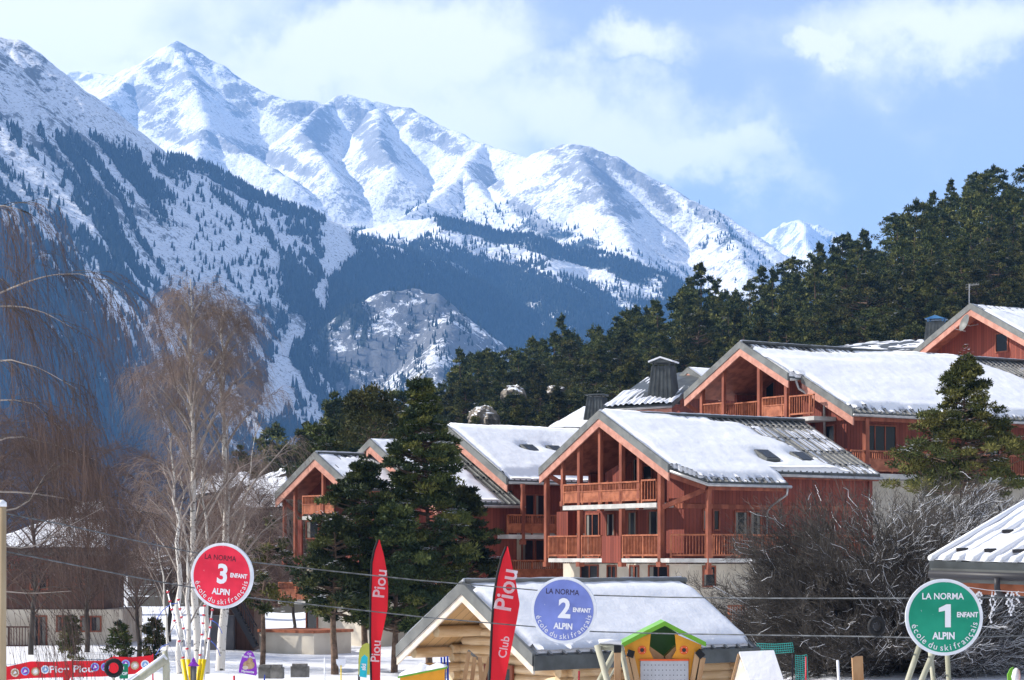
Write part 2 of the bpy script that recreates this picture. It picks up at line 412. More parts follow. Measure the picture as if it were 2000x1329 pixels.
# -- high snowy range
crC = [(-200, 190, 9000), (60, 170, 8900), (115, 146, 8800), (140, 139, 8800), (165, 137, 8800), (185, 143, 8700), (225, 146, 8600), (255, 128, 8400), (300, 109, 8300), (325, 95, 8250), (350, 80, 8200), (378, 97, 8150), (430, 126, 8100),
       (470, 155, 8050), (510, 178, 8000), (560, 198, 7900), (600, 200, 7950), (640, 203, 8000), (660, 190, 8000), (680, 185, 8000), (700, 190, 8000), (760, 207, 8000), (800, 211, 7900), (830, 225, 7800),
       (880, 252, 7700), (920, 272, 7550), (960, 288, 7450), (1000, 301, 7300), (1040, 312, 7200), (1060, 298, 6950), (1095, 283, 6850), (1120, 276, 6800), (1150, 284, 6750), (1200, 306, 6700),
       (1250, 332, 6650), (1300, 362, 6600), (1350, 390, 6500), (1400, 412, 6400), (1450, 442, 6300), (1500, 478, 6200), (1545, 520, 6100), (1640, 600, 6000), (1800, 760, 5900)]
spC = [([(300, 112, 8300), (255, 150, 8000), (205, 195, 7650), (190, 215, 7500)], 1.15), ([(350, 84, 8200), (372, 150, 7850), (402, 240, 7400), (392, 275, 7150), (384, 312, 6950)], 1.0), ([(402, 250, 7400), (470, 290, 7150), (560, 345, 6900)], 1.0),
       ([(650, 195, 8000), (600, 232, 7650), (585, 250, 7550), (625, 300, 7200), (655, 345, 6950)], 1.2), ([(740, 212, 7900), (735, 275, 7400), (770, 330, 7050)], 1.1),
       ([(940, 282, 7500), (915, 305, 7250), (905, 330, 7050), (870, 375, 6750), (800, 415, 6450), (720, 450, 6250)], 1.1),
       ([(905, 330, 7050), (950, 385, 6700), (1010, 425, 6450), (1090, 480, 6150), (1180, 520, 5950), (1290, 565, 5700)], 1.1),
       ([(1120, 280, 6800), (1150, 345, 6400), (1200, 420, 6050), (1240, 490, 5750)], 0.95), ([(1400, 414, 6400), (1440, 480, 6000), (1460, 540, 5700)], 1.0)]
def rockC(u, py):
    B = [(330, 150, 60, 26, 35), (300, 200, 60, 26, 30), (330, 255, 70, 18, 20), (380, 110, 50, 18, 35), (470, 190, 32, 34, 30), (520, 200, 45, 18, 35), (390, 170, 40, 14, 40), (440, 280, 60, 16, 20), (540, 310, 70, 14, 22), (615, 265, 34, 34, 40), (590, 215, 60, 12, 8),
         (690, 215, 40, 20, 30), (700, 250, 34, 18, 50), (740, 290, 45, 26, 50), (800, 240, 60, 22, 35), (860, 270, 50, 18, 35), (1130, 300, 80, 18, 12), (1150, 345, 70, 20, 20), (1190, 400, 60, 22, 20), (1250, 350, 60, 14, 32), (1300, 400, 40, 14, 30), (960, 350, 40, 14, 40), (1030, 420, 60, 14, 40), (1380, 420, 50, 12, 35), (130, 150, 50, 10, 0)]
    r = 0*u
    for b_ in B: r = np.maximum(r, blob(u, py, *b_))
    return r
def forC(u, py, X, Y, Z):
    n = fbm(X/140, Y/140, 2.2, 4)
    a = sstep(500, 640, py)*sstep(950, 1100, u)
    b = line_mask(u, py, [(830, 405), (960, 425), (1080, 480), (1300, 565)], 60)*0.75
    c = blob(u, py, 1420, 470, 110, 22, 40)*0.6 + blob(u, py, 1370, 470, 14, 22, 10)*0.9 + blob(u, py, 1310, 400, 25, 12, 0)*.5
    return np.clip((a+b+c)*(0.55+1.6*n), 0, 1)*sstep(385, 420, py)
MC = mountain_mat('high_range', (0.22, 0.23, 0.25), sc=0.018, lo=0.465, hi=0.545, spk=0.55)
tC = terrain('mountain', [(crC, 1.0)]+spC, -260, 2150, 5200, 9400, 620, 330, 0.80, 0.62, MC, 'high snow covered mountain range across the back of the valley', forC, 0.30, rock_fn=rockC)
# -- small sunlit peak far right
crD = [(1300, 520, 11500), (1420, 480, 11300), (1490, 458, 11200), (1530, 440, 11100), (1568, 427, 11000), (1600, 440, 10900), (1650, 468, 10800), (1750, 540, 10700), (1900, 640, 10600)]
tD = terrain('mountain', [(crD, 1.0), ([(1568, 430, 11000), (1580, 470, 10300), (1600, 520, 9800)], 1.0)], 1200, 2000, 9500, 12000, 200, 90, 1.05, 1.0, MC,
             'small sunlit snowy peak seen far away between range and wood', lambda u, p, X, Y, Z: 0*u, -0.05)
# -- wooded ridge in the middle with snowy shoulder
crB = [(560, 520, 5600), (660, 470, 5400), (720, 447, 5300), (790, 434, 5200), (880, 427, 5100), (940, 440, 5050), (1000, 458, 5000), (1060, 470, 4950), (1120, 487, 4900), (1200, 513, 4800), (1310, 553, 4700), (1420, 610, 4600), (1600, 720, 4500)]
def forB(u, py, X, Y, Z):
    n = fbm(X/90, Y/90, 6.2, 4); n2 = fbm(X/300, Y/300, 1.7, 3)
    low = sstep(465, 520, py + 60*n2 + (u-900)*-0.16)
    top = line_mask(u, py, [(870, 430), (960, 452), (1100, 492), (1310, 556)], 26)*0.9
    snow = line_mask(u, py, [(1090, 520), (1180, 545)], 14) + blob(u, py, 770, 452, 70, 16, -5)
    return np.clip(low*(0.80+0.9*n)+top*(0.8+n) + 0.30*(0.4+n) - snow*0.5, 0, 1)
MB_ = mountain_mat('wooded_ridge', (0.16, 0.155, 0.15), sc=0.018)
tB = terrain('mountain', [(crB, 1.0), ([(880, 427, 5100), (840, 480, 4750), (790, 560, 4300)], 1.0), ([(1060, 470, 4950), (1080, 560, 4400), (1120, 650, 4000)], 1.0)],
             350, 1750, 3400, 5900, 420, 300, 0.60, 0.75, MB_, 'dark wooded mountain ridge with a snowy shoulder in the middle', forB, -0.05)
# -- steep left slope with streaks of conifers
crA = [(-320, -140, 3380), (-150, 10, 3480), (-40, 74, 3570), (0, 83, 3600), (24, 82, 3610), (45, 96, 3630), (80, 121, 3650), (115, 149, 3670), (160, 180, 3700), (200, 211, 3730), (250, 255, 3760), (300, 295, 3790), (350, 312, 3820),
       (400, 328, 3850), (440, 347, 3880), (480, 375, 3910), (540, 397, 3950), (600, 416, 3990), (650, 436, 4020), (700, 467, 4060), (780, 492, 4110), (850, 520, 4160), (920, 548, 4200), (1000, 590, 4260), (1100, 680, 4350)]
spA = [([(10, 84, 3600), (30, 150, 3450), (75, 215, 3320)], 1.2), ([(-60, 160, 3350), (20, 205, 3200), (30, 235, 3150)], 1.2)]
def forA(u, py, X, Y, Z):
    a = R(54); p = u*math.cos(a)+py*math.sin(a); q = u*math.sin(a)-py*math.cos(a)
    q = q + 26*fbm(u/120, py/120, 1.0, 3)
    st = fbm(q/17, p/260, 3.3, 4)*2.1; fine = fbm(u/13, py/15, 9.0, 3)
    line = np.interp(u, [-300, 0, 200, 330, 480, 700], [190, 235, 262, 305, 385, 470])
    upper = sstep(line-4, line+40, py)
    s = sstep(0.06, 0.38, st + 0.45*fine + 0.06)*upper*0.95
    s *= 1-0.75*blob(u, py, 430, 480, 120, 170, -30) - 0.0
    s = np.maximum(s, 0.20*upper*sstep(0.02, 0.3, fine))
    yb = np.interp(u, [-300, 0, 130, 230, 300, 420], [380, 400, 540, 650, 800, 1000])
    low = sstep(yb-10, yb+60, py+30*fine)
    crest = line_mask(u, py, [(340, 315), (400, 332), (480, 380), (600, 425), (700, 478), (790, 510)], 15)*(0.75+1.4*fine)
    big = line_mask(u, py, [(500, 385), (590, 440), (640, 480)], 45)*sstep(-.15, .2, fine+st*.3)
    cl = blob(u, py, 585, 575, 22, 62, -28) + blob(u, py, 690, 545, 60, 30, -45) + line_mask(u, py, [(800, 520), (700, 570), (640, 640), (590, 700)], 34) + sstep(500, 560, py)*sstep(720, 800, u)
    chute = line_mask(u, py, [(655, 455), (665, 540), (610, 620), (560, 700), (530, 800)], 42)*(1-line_mask(u, py, [(800, 520), (700, 570), (640, 640), (590, 700)], 30))
    path = line_mask(u, py, [(95, 635), (150, 690), (215, 752)], 5)
    d = np.maximum.reduce([s, low*1.0, np.clip(crest, 0, 1), np.clip(big, 0, 1)*.9])
    d = d*(1-chute)
    d = np.maximum(d, np.clip(cl, 0, 1))
    return np.clip(d*(1-path), 0, 1)
MA = mountain_mat('steep_slope', (0.13, 0.125, 0.12), sc=0.024, lo=0.485, hi=0.555, spk=0.85)
tA = terrain('mountain', [(crA, 1.0)]+spA, -330, 1150, 2100, 4700, 520, 420, 0.80, 0.5, MA, 'steep snowy mountainside on the left with streaks of conifers', forA, 0.17)
# -- rocky knoll in front; extra rock and tree cover darkens it as shade
crE = [(420, 960, 2750), (520, 800, 2900), (580, 715, 3000), (620, 660, 3050), (660, 622, 3080), (700, 592, 3100), (740, 570, 3120), (790, 566, 3130), (830, 582, 3120), (870, 610, 3100), (915, 648, 3080), (980, 700, 3050), (1100, 800, 3000)]
def forE(u, py, X, Y, Z):
    n = fbm(u/22, py/60, 3.0, 4)
    l = 0.26 + sstep(680, 600, u)*0.55 + blob(u, py, 640, 770, 60, 90, 0)*0.9 + blob(u, py, 700, 640, 14, 60, 5)*0.8 + sstep(760, 840, py)*0.7 + line_mask(u, py, [(560, 740), (640, 640), (700, 590)], 16)  # base cover over the whole knoll, raised to stand in for shade
    return np.clip(l*(0.6+2.2*n) + 0.22*sstep(0, .3, n), 0, 1)
ME = mountain_mat('rocky_knoll', (0.12, 0.125, 0.135), sc=0.030, lo=0.485, hi=0.53, spk=0.6)
tE = terrain('mountain', [(crE, 1.0), ([(860, 612, 3100), (850, 690, 2850), (840, 790, 2600)], 1.0)],
             300, 1250, 2050, 3400, 340, 260, 0.95, 0.7, ME, 'rocky snow dusted knoll standing before the wooded ridge', forE, 0.46)
FT = [M['fartree'], M['fartree2']]
cones('conifer_wood', tA[0], tA[1], tA[2], tA[3], 190000, 10, 18, FT, 'conifers in streaks on the steep left mountainside', 'wood', 11)
cones('conifer_wood', tB[0], tB[1], tB[2], tB[3], 120000, 11, 19, FT, 'dense conifers covering the dark middle ridge', 'wood', 12)
cones('conifer_wood', tC[0], tC[1], tC[2], tC[3], 30000, 11, 20, FT, 'scattered conifers on the lower slopes of the high range', 'wood', 13)
cones('conifer_wood', tE[0], tE[1], tE[2], tE[3], 20000, 8, 13, FT, 'scattered trees clinging to the rocky knoll', 'wood', 14)
# ------------------------------------------------------------------ snow field and wooded hill
def ground_z(x, y):
    """height of the near snow field (world x, y arrays)"""
    x = np.asarray(x, float); y = np.asarray(y, float); u = x/np.maximum(y, 1)*F+1000
    z = 0.10*fbm(x/9, y/9, 1.5, 4) + 0.25*fbm(x/30, y/30, 7.5, 2)
    z = z + 1.25*sstep(1380, 1640, u)*sstep(35, 62, y) + 3.2*sstep(1480, 1800, u)*sstep(70, 112, y)
    z = z + 0.35*np.exp(-((u-260)/170)**2)*sstep(52, 60, y)*sstep(82, 72, y)
    z = z + 0.3*sstep(560, 420, u)*sstep(84, 120, y) + 2.8*sstep(104, 150, y)*sstep(560, 900, u)
    z = z - 240*sstep(480, 1500, y)
    return z
gd = np.concatenate([np.linspace(4, 130, 320), np.linspace(131, 480, 90), np.geomspace(490, 12000, 60)])
gu = np.concatenate([np.linspace(-6000, -250, 40), np.linspace(-240, 2240, 420), np.linspace(2260, 8000, 40)])
GU, GD = np.meshgrid(gu, gd); GX = (GU-1000)/F*GD; GZ = ground_z(GX, GD)
idx = np.arange(GX.size).reshape(GX.shape)
q = np.stack([idx[:-1, :-1], idx[:-1, 1:], idx[1:, 1:], idx[1:, :-1]], -1).reshape(-1, 4)
tag(mesh_np('ground', np.stack([GX, GD, GZ], -1), q, M['snow'], smooth=True), 'snow covered ground', None, None, 'structure')
def gz(x, y): return float(ground_z(x, y))
TOPX = [300, 560, 620, 700, 780, 850, 900, 1000, 1100, 1200, 1300, 1400, 1500, 1600, 1700, 1800, 1900, 2000, 2300]
TOPY = [980, 900, 870, 832, 795, 750, 715, 690, 658, 628, 608, 590, 552, 512, 466, 410, 345, 335, 300]
HD0, HD1 = 178.0, 400.0
def hill_z(x, y):
    x = np.asarray(x, float); y = np.asarray(y, float); u = x/np.maximum(y, 1)*F+1000
    zc = CZ + (HZ-np.interp(u, TOPX, TOPY))/F*HD1 - 9.5
    t = np.clip((y-HD0)/(HD1-HD0), 0, 3); s = np.where(t < 1, t, 1+0.25*(t-1)-0.6*np.clip(t-1.15, 0, 9)**1.2)
    z = 1.5 + (np.maximum(zc, -8)-1.5)*s + 1.6*fbm(x/26, y/26, 3.0, 3)*np.clip(t*4, 0, 1)
    return z - 6*sstep(0.06, -0.2, (y-HD0)/(HD1-HD0))
hm_ = noisy('forest_floor', (0.035, 0.032, 0.022), (0.07, 0.06, 0.04), 0.3, 0.9)
_t = NT(hm_); _f = _t.noise(_t.coord('Object'), 0.22, 7, 0.7)
_c = _t.mix(_t.ramp(_f, 0.56, 0.60), (0.045, 0.04, 0.028), (0.8, 0.83, 0.88)); _t.base(_c)
hd = np.linspace(165, 720, 150); hu = np.linspace(250, 2500, 200); HU, HDm = np.meshgrid(hu, hd); HX = (HU-1000)/F*HDm; HZm = hill_z(HX, HDm)
idx = np.arange(HX.size).reshape(HX.shape)
q = np.stack([idx[:-1, :-1], idx[:-1, 1:], idx[1:, 1:], idx[1:, :-1]], -1).reshape(-1, 4)
tag(mesh_np('hill', np.stack([HX, HDm, HZm], -1), q, hm_, smooth=True), 'wooded hill rising to the right behind the chalets', None, None, 'structure')

# ------------------------------------------------------------------ pines
def leaves(cent, rad, n, size, rs, mat_of, snow=0.0, flat=0.55):
    """needle tufts: n small blades in each ellipsoid clump; returns (v, tris, mats)"""
    B = len(cent); cent = np.repeat(cent, n, 0); rad_ = np.repeat(rad, n, 0); N = B*n
    d = rs.normal(size=(N, 3)); d /= np.linalg.norm(d, axis=1)[:, None]
    r = rs.rand(N)**0.45; p = cent + d*rad_*r[:, None]
    ax = d + rs.normal(0, 0.45, (N, 3)) + np.array([0, 0, 0.35]); ax /= np.linalg.norm(ax, axis=1)[:, None]
    s = size*rs.uniform(0.6, 1.35, N)
    sd = np.cross(ax, rs.normal(size=(N, 3))); sd /= np.linalg.norm(sd, axis=1)[:, None]+1e-9
    w = (s*0.30)[:, None]
    v = np.stack([p - ax*s[:, None]*.5 - sd*w*0.5, p - ax*s[:, None]*.5*0.2 + sd*w, p + ax*s[:, None]*.6], 1)
    m = np.repeat(mat_of, n)
    if snow > 0:
        up = (d[:, 2] > 0.45) & (r > 0.55); cl = np.repeat(rs.rand(B) < snow, n)
        k = up & cl & (rs.rand(N) < 0.75); m = np.where(k, 3, m)
        e1 = np.stack([np.cos(s*99), np.sin(s*99), 0.15*np.sin(s*55)], 1); e2 = np.stack([-np.sin(s*99), np.cos(s*99), 0*s], 1)
        c = p + np.array([0, 0, 0.05]); ss = (s*0.75)[:, None]
        vs = np.stack([c - e1*ss*.6 - e2*ss*.35, c + e2*ss*.5, c + e1*ss*.7], 1); v[k] = vs[k]
    return v.reshape(-1, 3), np.arange(N*3).reshape(N, 3), m
def pine_arrays(H, Rm, nb, nl, leaf, seed, lo=0.28, snow=0.1, pw=0.62, lean=0.03, limbs=True, mats=(0.5, 0.25), blob_r=0.26, flat=0.5, tw=0.016, narrow=0.0):
    rs = np.random.RandomState(seed)
    t = lo + (1-lo)*rs.rand(nb)**0.85
    prof = np.clip((1-t)/(1-lo), 0, 1)**pw*np.clip((t-lo)/(1-lo)*6+0.35, 0, 1)
    R_ = Rm*prof*(1+0.25*np.sin(t*23+seed)) ; a = rs.rand(nb)*6.283
    a = np.round(a/0.45)*0.45 + rs.normal(0, .12, nb) + np.round(t*9)*1.9
    rr = R_*(0.35+0.65*rs.rand(nb)**0.6)*(1+0.22*np.sin(a*2+seed*1.7))
    ln = np.array([lean*math.cos(seed), lean*math.sin(seed)])*H
    c = np.stack([np.cos(a)*rr+ln[0]*t**2, np.sin(a)*rr+ln[1]*t**2, t*H - 0.10*rr + rs.normal(0, .01*H, nb)], 1)
    br = Rm*blob_r*rs.uniform(0.65, 1.25, nb)*(0.55+0.6*prof)
    rad = np.stack([br, br, br*flat], 1)
    top = np.array([[ln[0], ln[1], H*0.975]]); c = np.concatenate([c, top]); rad = np.concatenate([rad, [[Rm*.12, Rm*.12, Rm*.25]]])
    x = rs.rand(nb+1); mo = np.where(x < mats[0], 0, np.where(x < mats[0]+mats[1], 1, 2))
    cv = leaves(c, rad, nl, leaf, rs, mo, snow)
    # trunk and limbs
    k = 9; tt = np.linspace(0, 0.97, k); tr = np.stack([ln[0]*tt**2+0.04*np.sin(tt*9+seed), ln[1]*tt**2, tt*H], 1)[None]
    r0 = H*tw; tv, tf = ribbons(tr, (r0*(1-tt*0.92))[None], 7, rs); parts = [(tv, tf, 0)]
    if limbs:
        c2 = c[:-1]; K = 4; s = np.linspace(0, 1, K)[None, :, None]
        st = np.stack([ln[0]*t**2, ln[1]*t**2, np.maximum(t*H-0.35*rr, lo*H*0.7)], 1)[:, None]
        pts = st*(1-s) + c2[:, None]*s; pts[..., 2] -= (np.sin(np.linspace(0, 1, K)*np.pi)*0.06)[None]*rr[:, None]
        lv, lf = ribbons(pts, (r0*0.30*np.linspace(1, .25, K))[None]*(0.5+rr/Rm)[:, None], 4, rs); parts.append((lv, lf, 0))
    bv, bf, bm = stack(parts)
    return (bv, bf, bm), cv
NM = [M['needle_a'], M['needle_b'], M['needle_c'], M['flock']]
def pine(loc, H, Rm, nb, nl, leaf, seed, label, name='pine_tree', group=None, rz=0.0, **kw):
    (bv, bf, bm), (v, f, m) = pine_arrays(H, Rm, nb, nl, leaf, seed, **kw)
    r = empty(name, loc, rz, label, 'tree', group)
    mesh_np('trunk', bv, bf, M['bark'], parent=r, smooth=True)
    mesh_np('crown', v, f, NM, midx=m, parent=r)
    return r
def dup(root, loc, rz=0.0, s=1.0, label=None, group=None):
    r = root.copy(); COL.objects.link(r); r.location = loc; r.rotation_euler = (0, 0, rz); r.scale = (s, s, s*1.0)
    if label: r['label'] = label
    if group: r['group'] = group
    for ch in list(root.children):
        c = ch.copy(); COL.objects.link(c); c.parent = r
        for g in ch.children:
            d = g.copy(); COL.objects.link(d); d.parent = c
            for g2 in g.children:
                e = g2.copy(); COL.objects.link(e); e.parent = d
    return r
rsP = np.random.RandomState(21)
# positions on the hill: jittered, spaced in the world
pts = []
tries = 0
while len(pts) < 560 and tries < 60000:
    tries += 1
    D = HD0+2+(HD1+14-HD0)*rsP.rand(); u = rsP.uniform(470, 2080); x = (u-1000)/F*D
    if any((x-a)**2+(D-b)**2*0.36 < 4.4**2 for a, b, _ in pts): continue
    if D < 215 and u < 640: continue
    pts.append((x, D, u))
pts.sort(key=lambda p: p[1])
cliffs = [(944, 796, 236), (1003, 748, 262), (1085, 742, 290)]
def near_cliff(x, D, u):
    return any(abs(u-cx) < 42 and D < dd+4 and HZ-(float(hill_z(x, D))+9-CZ)/D*F < cy+10 and HZ-(float(hill_z(x, D))-CZ)/D*F > cy-30 for cx, cy, dd in cliffs)
pts = [p for p in pts if not near_cliff(*p)]
variants = []
specs = [(10.5, 3.5, 0.22, 0.48), (11.5, 3.0, 0.30, 0.55), (9.5, 3.6, 0.30, 0.38), (12, 2.8, 0.2, 0.66), (9.0, 3.2, 0.25, 0.42), (10.5, 3.6, 0.35, 0.33)]
HL = 'dark green pine in the dense wood on the hillside behind the chalets'; HG = 'pines of the hillside wood'
for i, (H, Rm, lo, pw) in enumerate(specs):
    variants.append((H, pine_arrays(H, Rm, 115, 110, 0.25, 40+i, lo=lo, pw=pw, blob_r=.21, snow=0.10, mats=(0.42, 0.33))))
protos = []
n_ind = 296
for n, (x, D, u) in enumerate(pts[:n_ind]):
    i = int(rsP.randint(len(variants))) if n >= len(variants) else n
    zz = float(hill_z(x, D)) - 0.3; s = rsP.uniform(0.78, 1.18)*(1.25 if rsP.rand() < 0.05 else 1)
    if D > 300: s *= 0.95
    if n < len(variants):
        H, ((bv, bf, bm), (v, f, m)) = variants[i]
        r = empty('pine_tree', (x, D, zz), rsP.rand()*6.28, HL, 'tree', HG); r.scale = (s, s, s)
        mesh_np('trunk', bv, bf, M['bark'], parent=r, smooth=True); mesh_np('crown', v, f, NM, midx=m, parent=r); protos.append(r)
    else:
        dup(protos[i], (x, D, zz), rsP.rand()*6.28, s)
# the farther rest of the wood as one mass
low = [pine_arrays(H, Rm, 64, 52, 0.42, 70+i, lo=lo, pw=pw, blob_r=.23, snow=0.06, limbs=False, mats=(0.42, 0.33)) for i, (H, Rm, lo, pw) in enumerate(specs)]
parts = []
for (x, D, u) in pts[n_ind:]:
    (bv, bf, bm), (v, f, m) = low[int(rsP.randint(len(low)))]
    a = rsP.rand()*6.28; s = rsP.uniform(0.75, 1.2)*(1.3 if rsP.rand() < 0.06 else 1); c, sn = math.cos(a)*s, math.sin(a)*s
    rot = np.array([[c, sn, 0], [-sn, c, 0], [0, 0, s]]); off = np.array([x, D, float(hill_z(x, D))-0.3])
    parts.append((v@rot+off, f, m)); parts.append((bv@rot+off, bf[0], 4))
v, f, m = stack(parts)
tag(mesh_np('pine_wood', v, f, NM+[M['bark']], midx=m), 'pines along the crest of the wooded hill, too many to count', 'wood', None, 'stuff')
# pale cliffs showing between the pines
rk = noisy('limestone', (0.30, 0.27, 0.22), (0.50, 0.46, 0.39), 0.5, 0.9, 8, 0.4, 0.6, bump=0.9)
_t = NT(rk); _g = _t.n('ShaderNodeNewGeometry'); _s = _t.n('ShaderNodeSeparateXYZ'); _t.l(_g.outputs['Normal'], _s.inputs[0])
_n = _t.noise(_t.coord('Object'), 1.2, 6); _k = _t.ramp(_t.math('ADD', _s.outputs[2], _n), 1.25, 1.35)
_t.base(_t.mix(_k, _t.mix(_t.ramp(_n, .4, .6), (0.09, 0.08, 0.065), (0.30, 0.26, 0.21)), (0.82, 0.85, 0.9)))
for i, (cx, cy, dd) in enumerate(cliffs):
    x = (cx-1000)/F*dd; zz = CZ+(HZ-cy)/F*dd
    n = 40; th, ph = np.meshgrid(np.linspace(0, 2*np.pi, n), np.linspace(0, np.pi, n//2+4)); sx, sy, sz = np.sin(ph)*np.cos(th), np.sin(ph)*np.sin(th), np.cos(ph)
    dsp = 1+0.30*(ridged(sx*1.6+i*3, sy*1.6, sz*.8, 6)-0.5)+0.35*fbm(sx*2, sy*2, sz*.9+i, 6)
    vv = np.stack([x+sx*(1.7-.2*i)*dsp, dd+sy*2.2*dsp, zz-1.5+sz*(1.6-.45*i)*dsp], -1)
    idx = np.arange(vv.shape[0]*vv.shape[1]).reshape(vv.shape[:2]); q = np.stack([idx[:-1, :-1], idx[1:, :-1], idx[1:, 1:], idx[:-1, 1:]], -1).reshape(-1, 4)
    tag(mesh_np('rock', vv, q, rk), ['pale rock outcrop among the pines, lowest and leftmost of the three', 'pale snowy rock outcrop among the pines, middle of the three', 'small pale rock outcrop among the pines, highest and rightmost'][i], 'rock')
# ------------------------------------------------------------------ chalets
class Fr:
    """building frame: local x runs along the gable (right, nearer), local y along the ridge (right, away); z is world height"""
    def __init__(s, px, py, D, th):
        p = P(px, py, D); s.X, s.Y, s.za, s.th = p.x, p.y, p.z, R(th); s.c, s.s = math.cos(s.th), math.sin(s.th)
    def lx(s, px, y=0.0):
        a = (px-1000)/F; return (a*(s.Y+y*s.c)-s.X-y*s.s)/(s.c+a*s.s)
    def ly(s, px, x):
        a = (px-1000)/F; return (a*(s.Y-x*s.s)-s.X-x*s.c)/(s.s-a*s.c)
    def z(s, py, x, y): return CZ+(HZ-py)/F*(s.Y-x*s.s+y*s.c)
    def root(s, name, label, cat='house', group=None): return empty(name, (s.X, s.Y, 0), -s.th, label, cat, group)
def scan(poly, y):
    xs = []
    for (x0, y0), (x1, y1) in zip(poly, poly[1:]+poly[:1]):
        if (y0 <= y) != (y1 <= y): xs.append(x0+(y-y0)/(y1-y0)*(x1-x0))
    xs.sort(); return [(xs[i], xs[i+1]) for i in range(0, len(xs)-1, 2)]
def roof_side(root, za, k, poly, s, snow, seed=0, rib=0.36, metal=True, guards=True, name='roof', soffit=None):
    zf = lambda x: za-k*abs(x)
    mb = MB(); top = [(x*s, y, zf(x)) for x, y in poly]
    mb.prism(top, (0, 0, -0.10), 0); mb.prism([(x, y, z-0.103) for x, y, z in top], (0, 0, -0.09), 1)
    y0 = min(p[1] for p in poly); y1 = max(p[1] for p in poly); n = int((y1-y0)/rib)
    if metal:
        for i in range(n+1):
            y = y0+0.06+i*rib
            for a, b in scan(poly, y):
                mb.bar((a*s, y, zf(a)+0.02), (b*s, y, zf(b)+0.02), 0.07, 0.07, 3)
                if guards:
                    for gxx in np.arange(a+0.6, b-0.2, 1.3): mb.box(gxx*s-0.02, gxx*s+0.02, y+0.08, y+0.24, zf(gxx)+0.0, zf(gxx)+0.07, 2)
    ro = mb.build(name, [M['metal'], soffit or M['timber'], M['dark'], M['ribmetal']], root)
    if snow:
        g = 0.14; x1 = max(p[0] for p in poly); nx = int(x1/g)+1; ny = int((y1-y0)/g)+1
        xs = (np.arange(nx)+0.0)*g; ys = y0+np.arange(ny)*g; XX, YY = np.meshgrid(xs, ys, indexing='ij')
        h = snow(XX, YY) + 0.04*fbm(XX/1.1, YY/1.6, seed+0.5, 4) + 0.03*fbm(XX/.35, YY/.35, seed+3, 2)
        yy = (YY-y0-0.06)/rib; ph = np.abs(yy-np.round(yy))*rib         # distance to the nearest rib
        h = np.where((ph < 0.05) & (h < 0.14), h-0.035*(1-sstep(.06,.14,h)), h)
        ins = np.zeros(XX.shape, bool)
        for j in range(ny):
            for a, b in scan(poly, ys[j]+1e-4): ins[:, j] |= (xs >= a-1e-6) & (xs <= b+0.10)
        ok = ins & (h > 0.02); cell = ok[:-1, :-1] & ok[1:, :-1] & ok[1:, 1:] & ok[:-1, 1:]
        Zs = zf(XX)+np.clip(h, 0.012, None); lowv = zf(XX)+0.004; N = nx*ny
        vs = np.concatenate([np.stack([XX*s, YY, Zs], -1).reshape(-1, 3), np.stack([XX*s, YY, lowv], -1).reshape(-1, 3)])
        idx = np.arange(N).reshape(nx, ny); fs = [np.stack([idx[:-1, :-1], idx[1:, :-1], idx[1:, 1:], idx[:-1, 1:]], -1)[cell]]
        pad = np.pad(cell, 1)
        for (di, dj, e0, e1) in ((-1, 0, (0, 0), (0, 1)), (1, 0, (1, 0), (1, 1)), (0, -1, (0, 0), (1, 0)), (0, 1, (0, 1), (1, 1))):
            nb_ = pad[1+di:1+di+cell.shape[0], 1+dj:1+dj+cell.shape[1]]; e = cell & ~nb_; i, j = np.nonzero(e)
            a = idx[i+e0[0], j+e0[1]]; b = idx[i+e1[0], j+e1[1]]; fs.append(np.stack([a, b, b+N, a+N], -1))
        f = np.concatenate(fs)
        if len(f):
            u, inv = np.unique(f, return_inverse=True)
            so_ = mesh_np('snow_cover', vs[u], inv.reshape(f.shape), M['roof_snow'], parent=ro, smooth=True)
    return ro
def barges(root, za, k, xl, xr, y=0.0, h1=0.26, h2=0.30, lw=None):
    """wooden barge boards under grey metal verge trim, one pair"""
    for s, xe in ((-1, xl), (1, xr)):
        if xe <= 0: continue
        nrm = math.sqrt(1+k*k); b = MB()
        a0 = (0, y-0.05, za-0.13); a1 = (s*xe, y-0.05, za-0.13-k*xe)
        def strip(mb, zt, zb, ya, yb, m=0):
            poly = [(0, ya, za+zt), (s*xe, ya, za+zt-k*xe), (s*xe, ya, za+zb-k*xe), (0, ya, za+zb)]
            mb.prism(poly, (0, yb-ya, 0), m)
        bb = MB(); strip(bb, -h1*0.85, -h1*0.85-h2*1.25, y-0.07, y+0.0); bb.build('barge_board', M['barge'], root)
        tb = MB(); strip(tb, 0.13, -h1*0.85-0.01, y-0.11, y+0.02); tb.build('verge_trim', M['trim'], root)
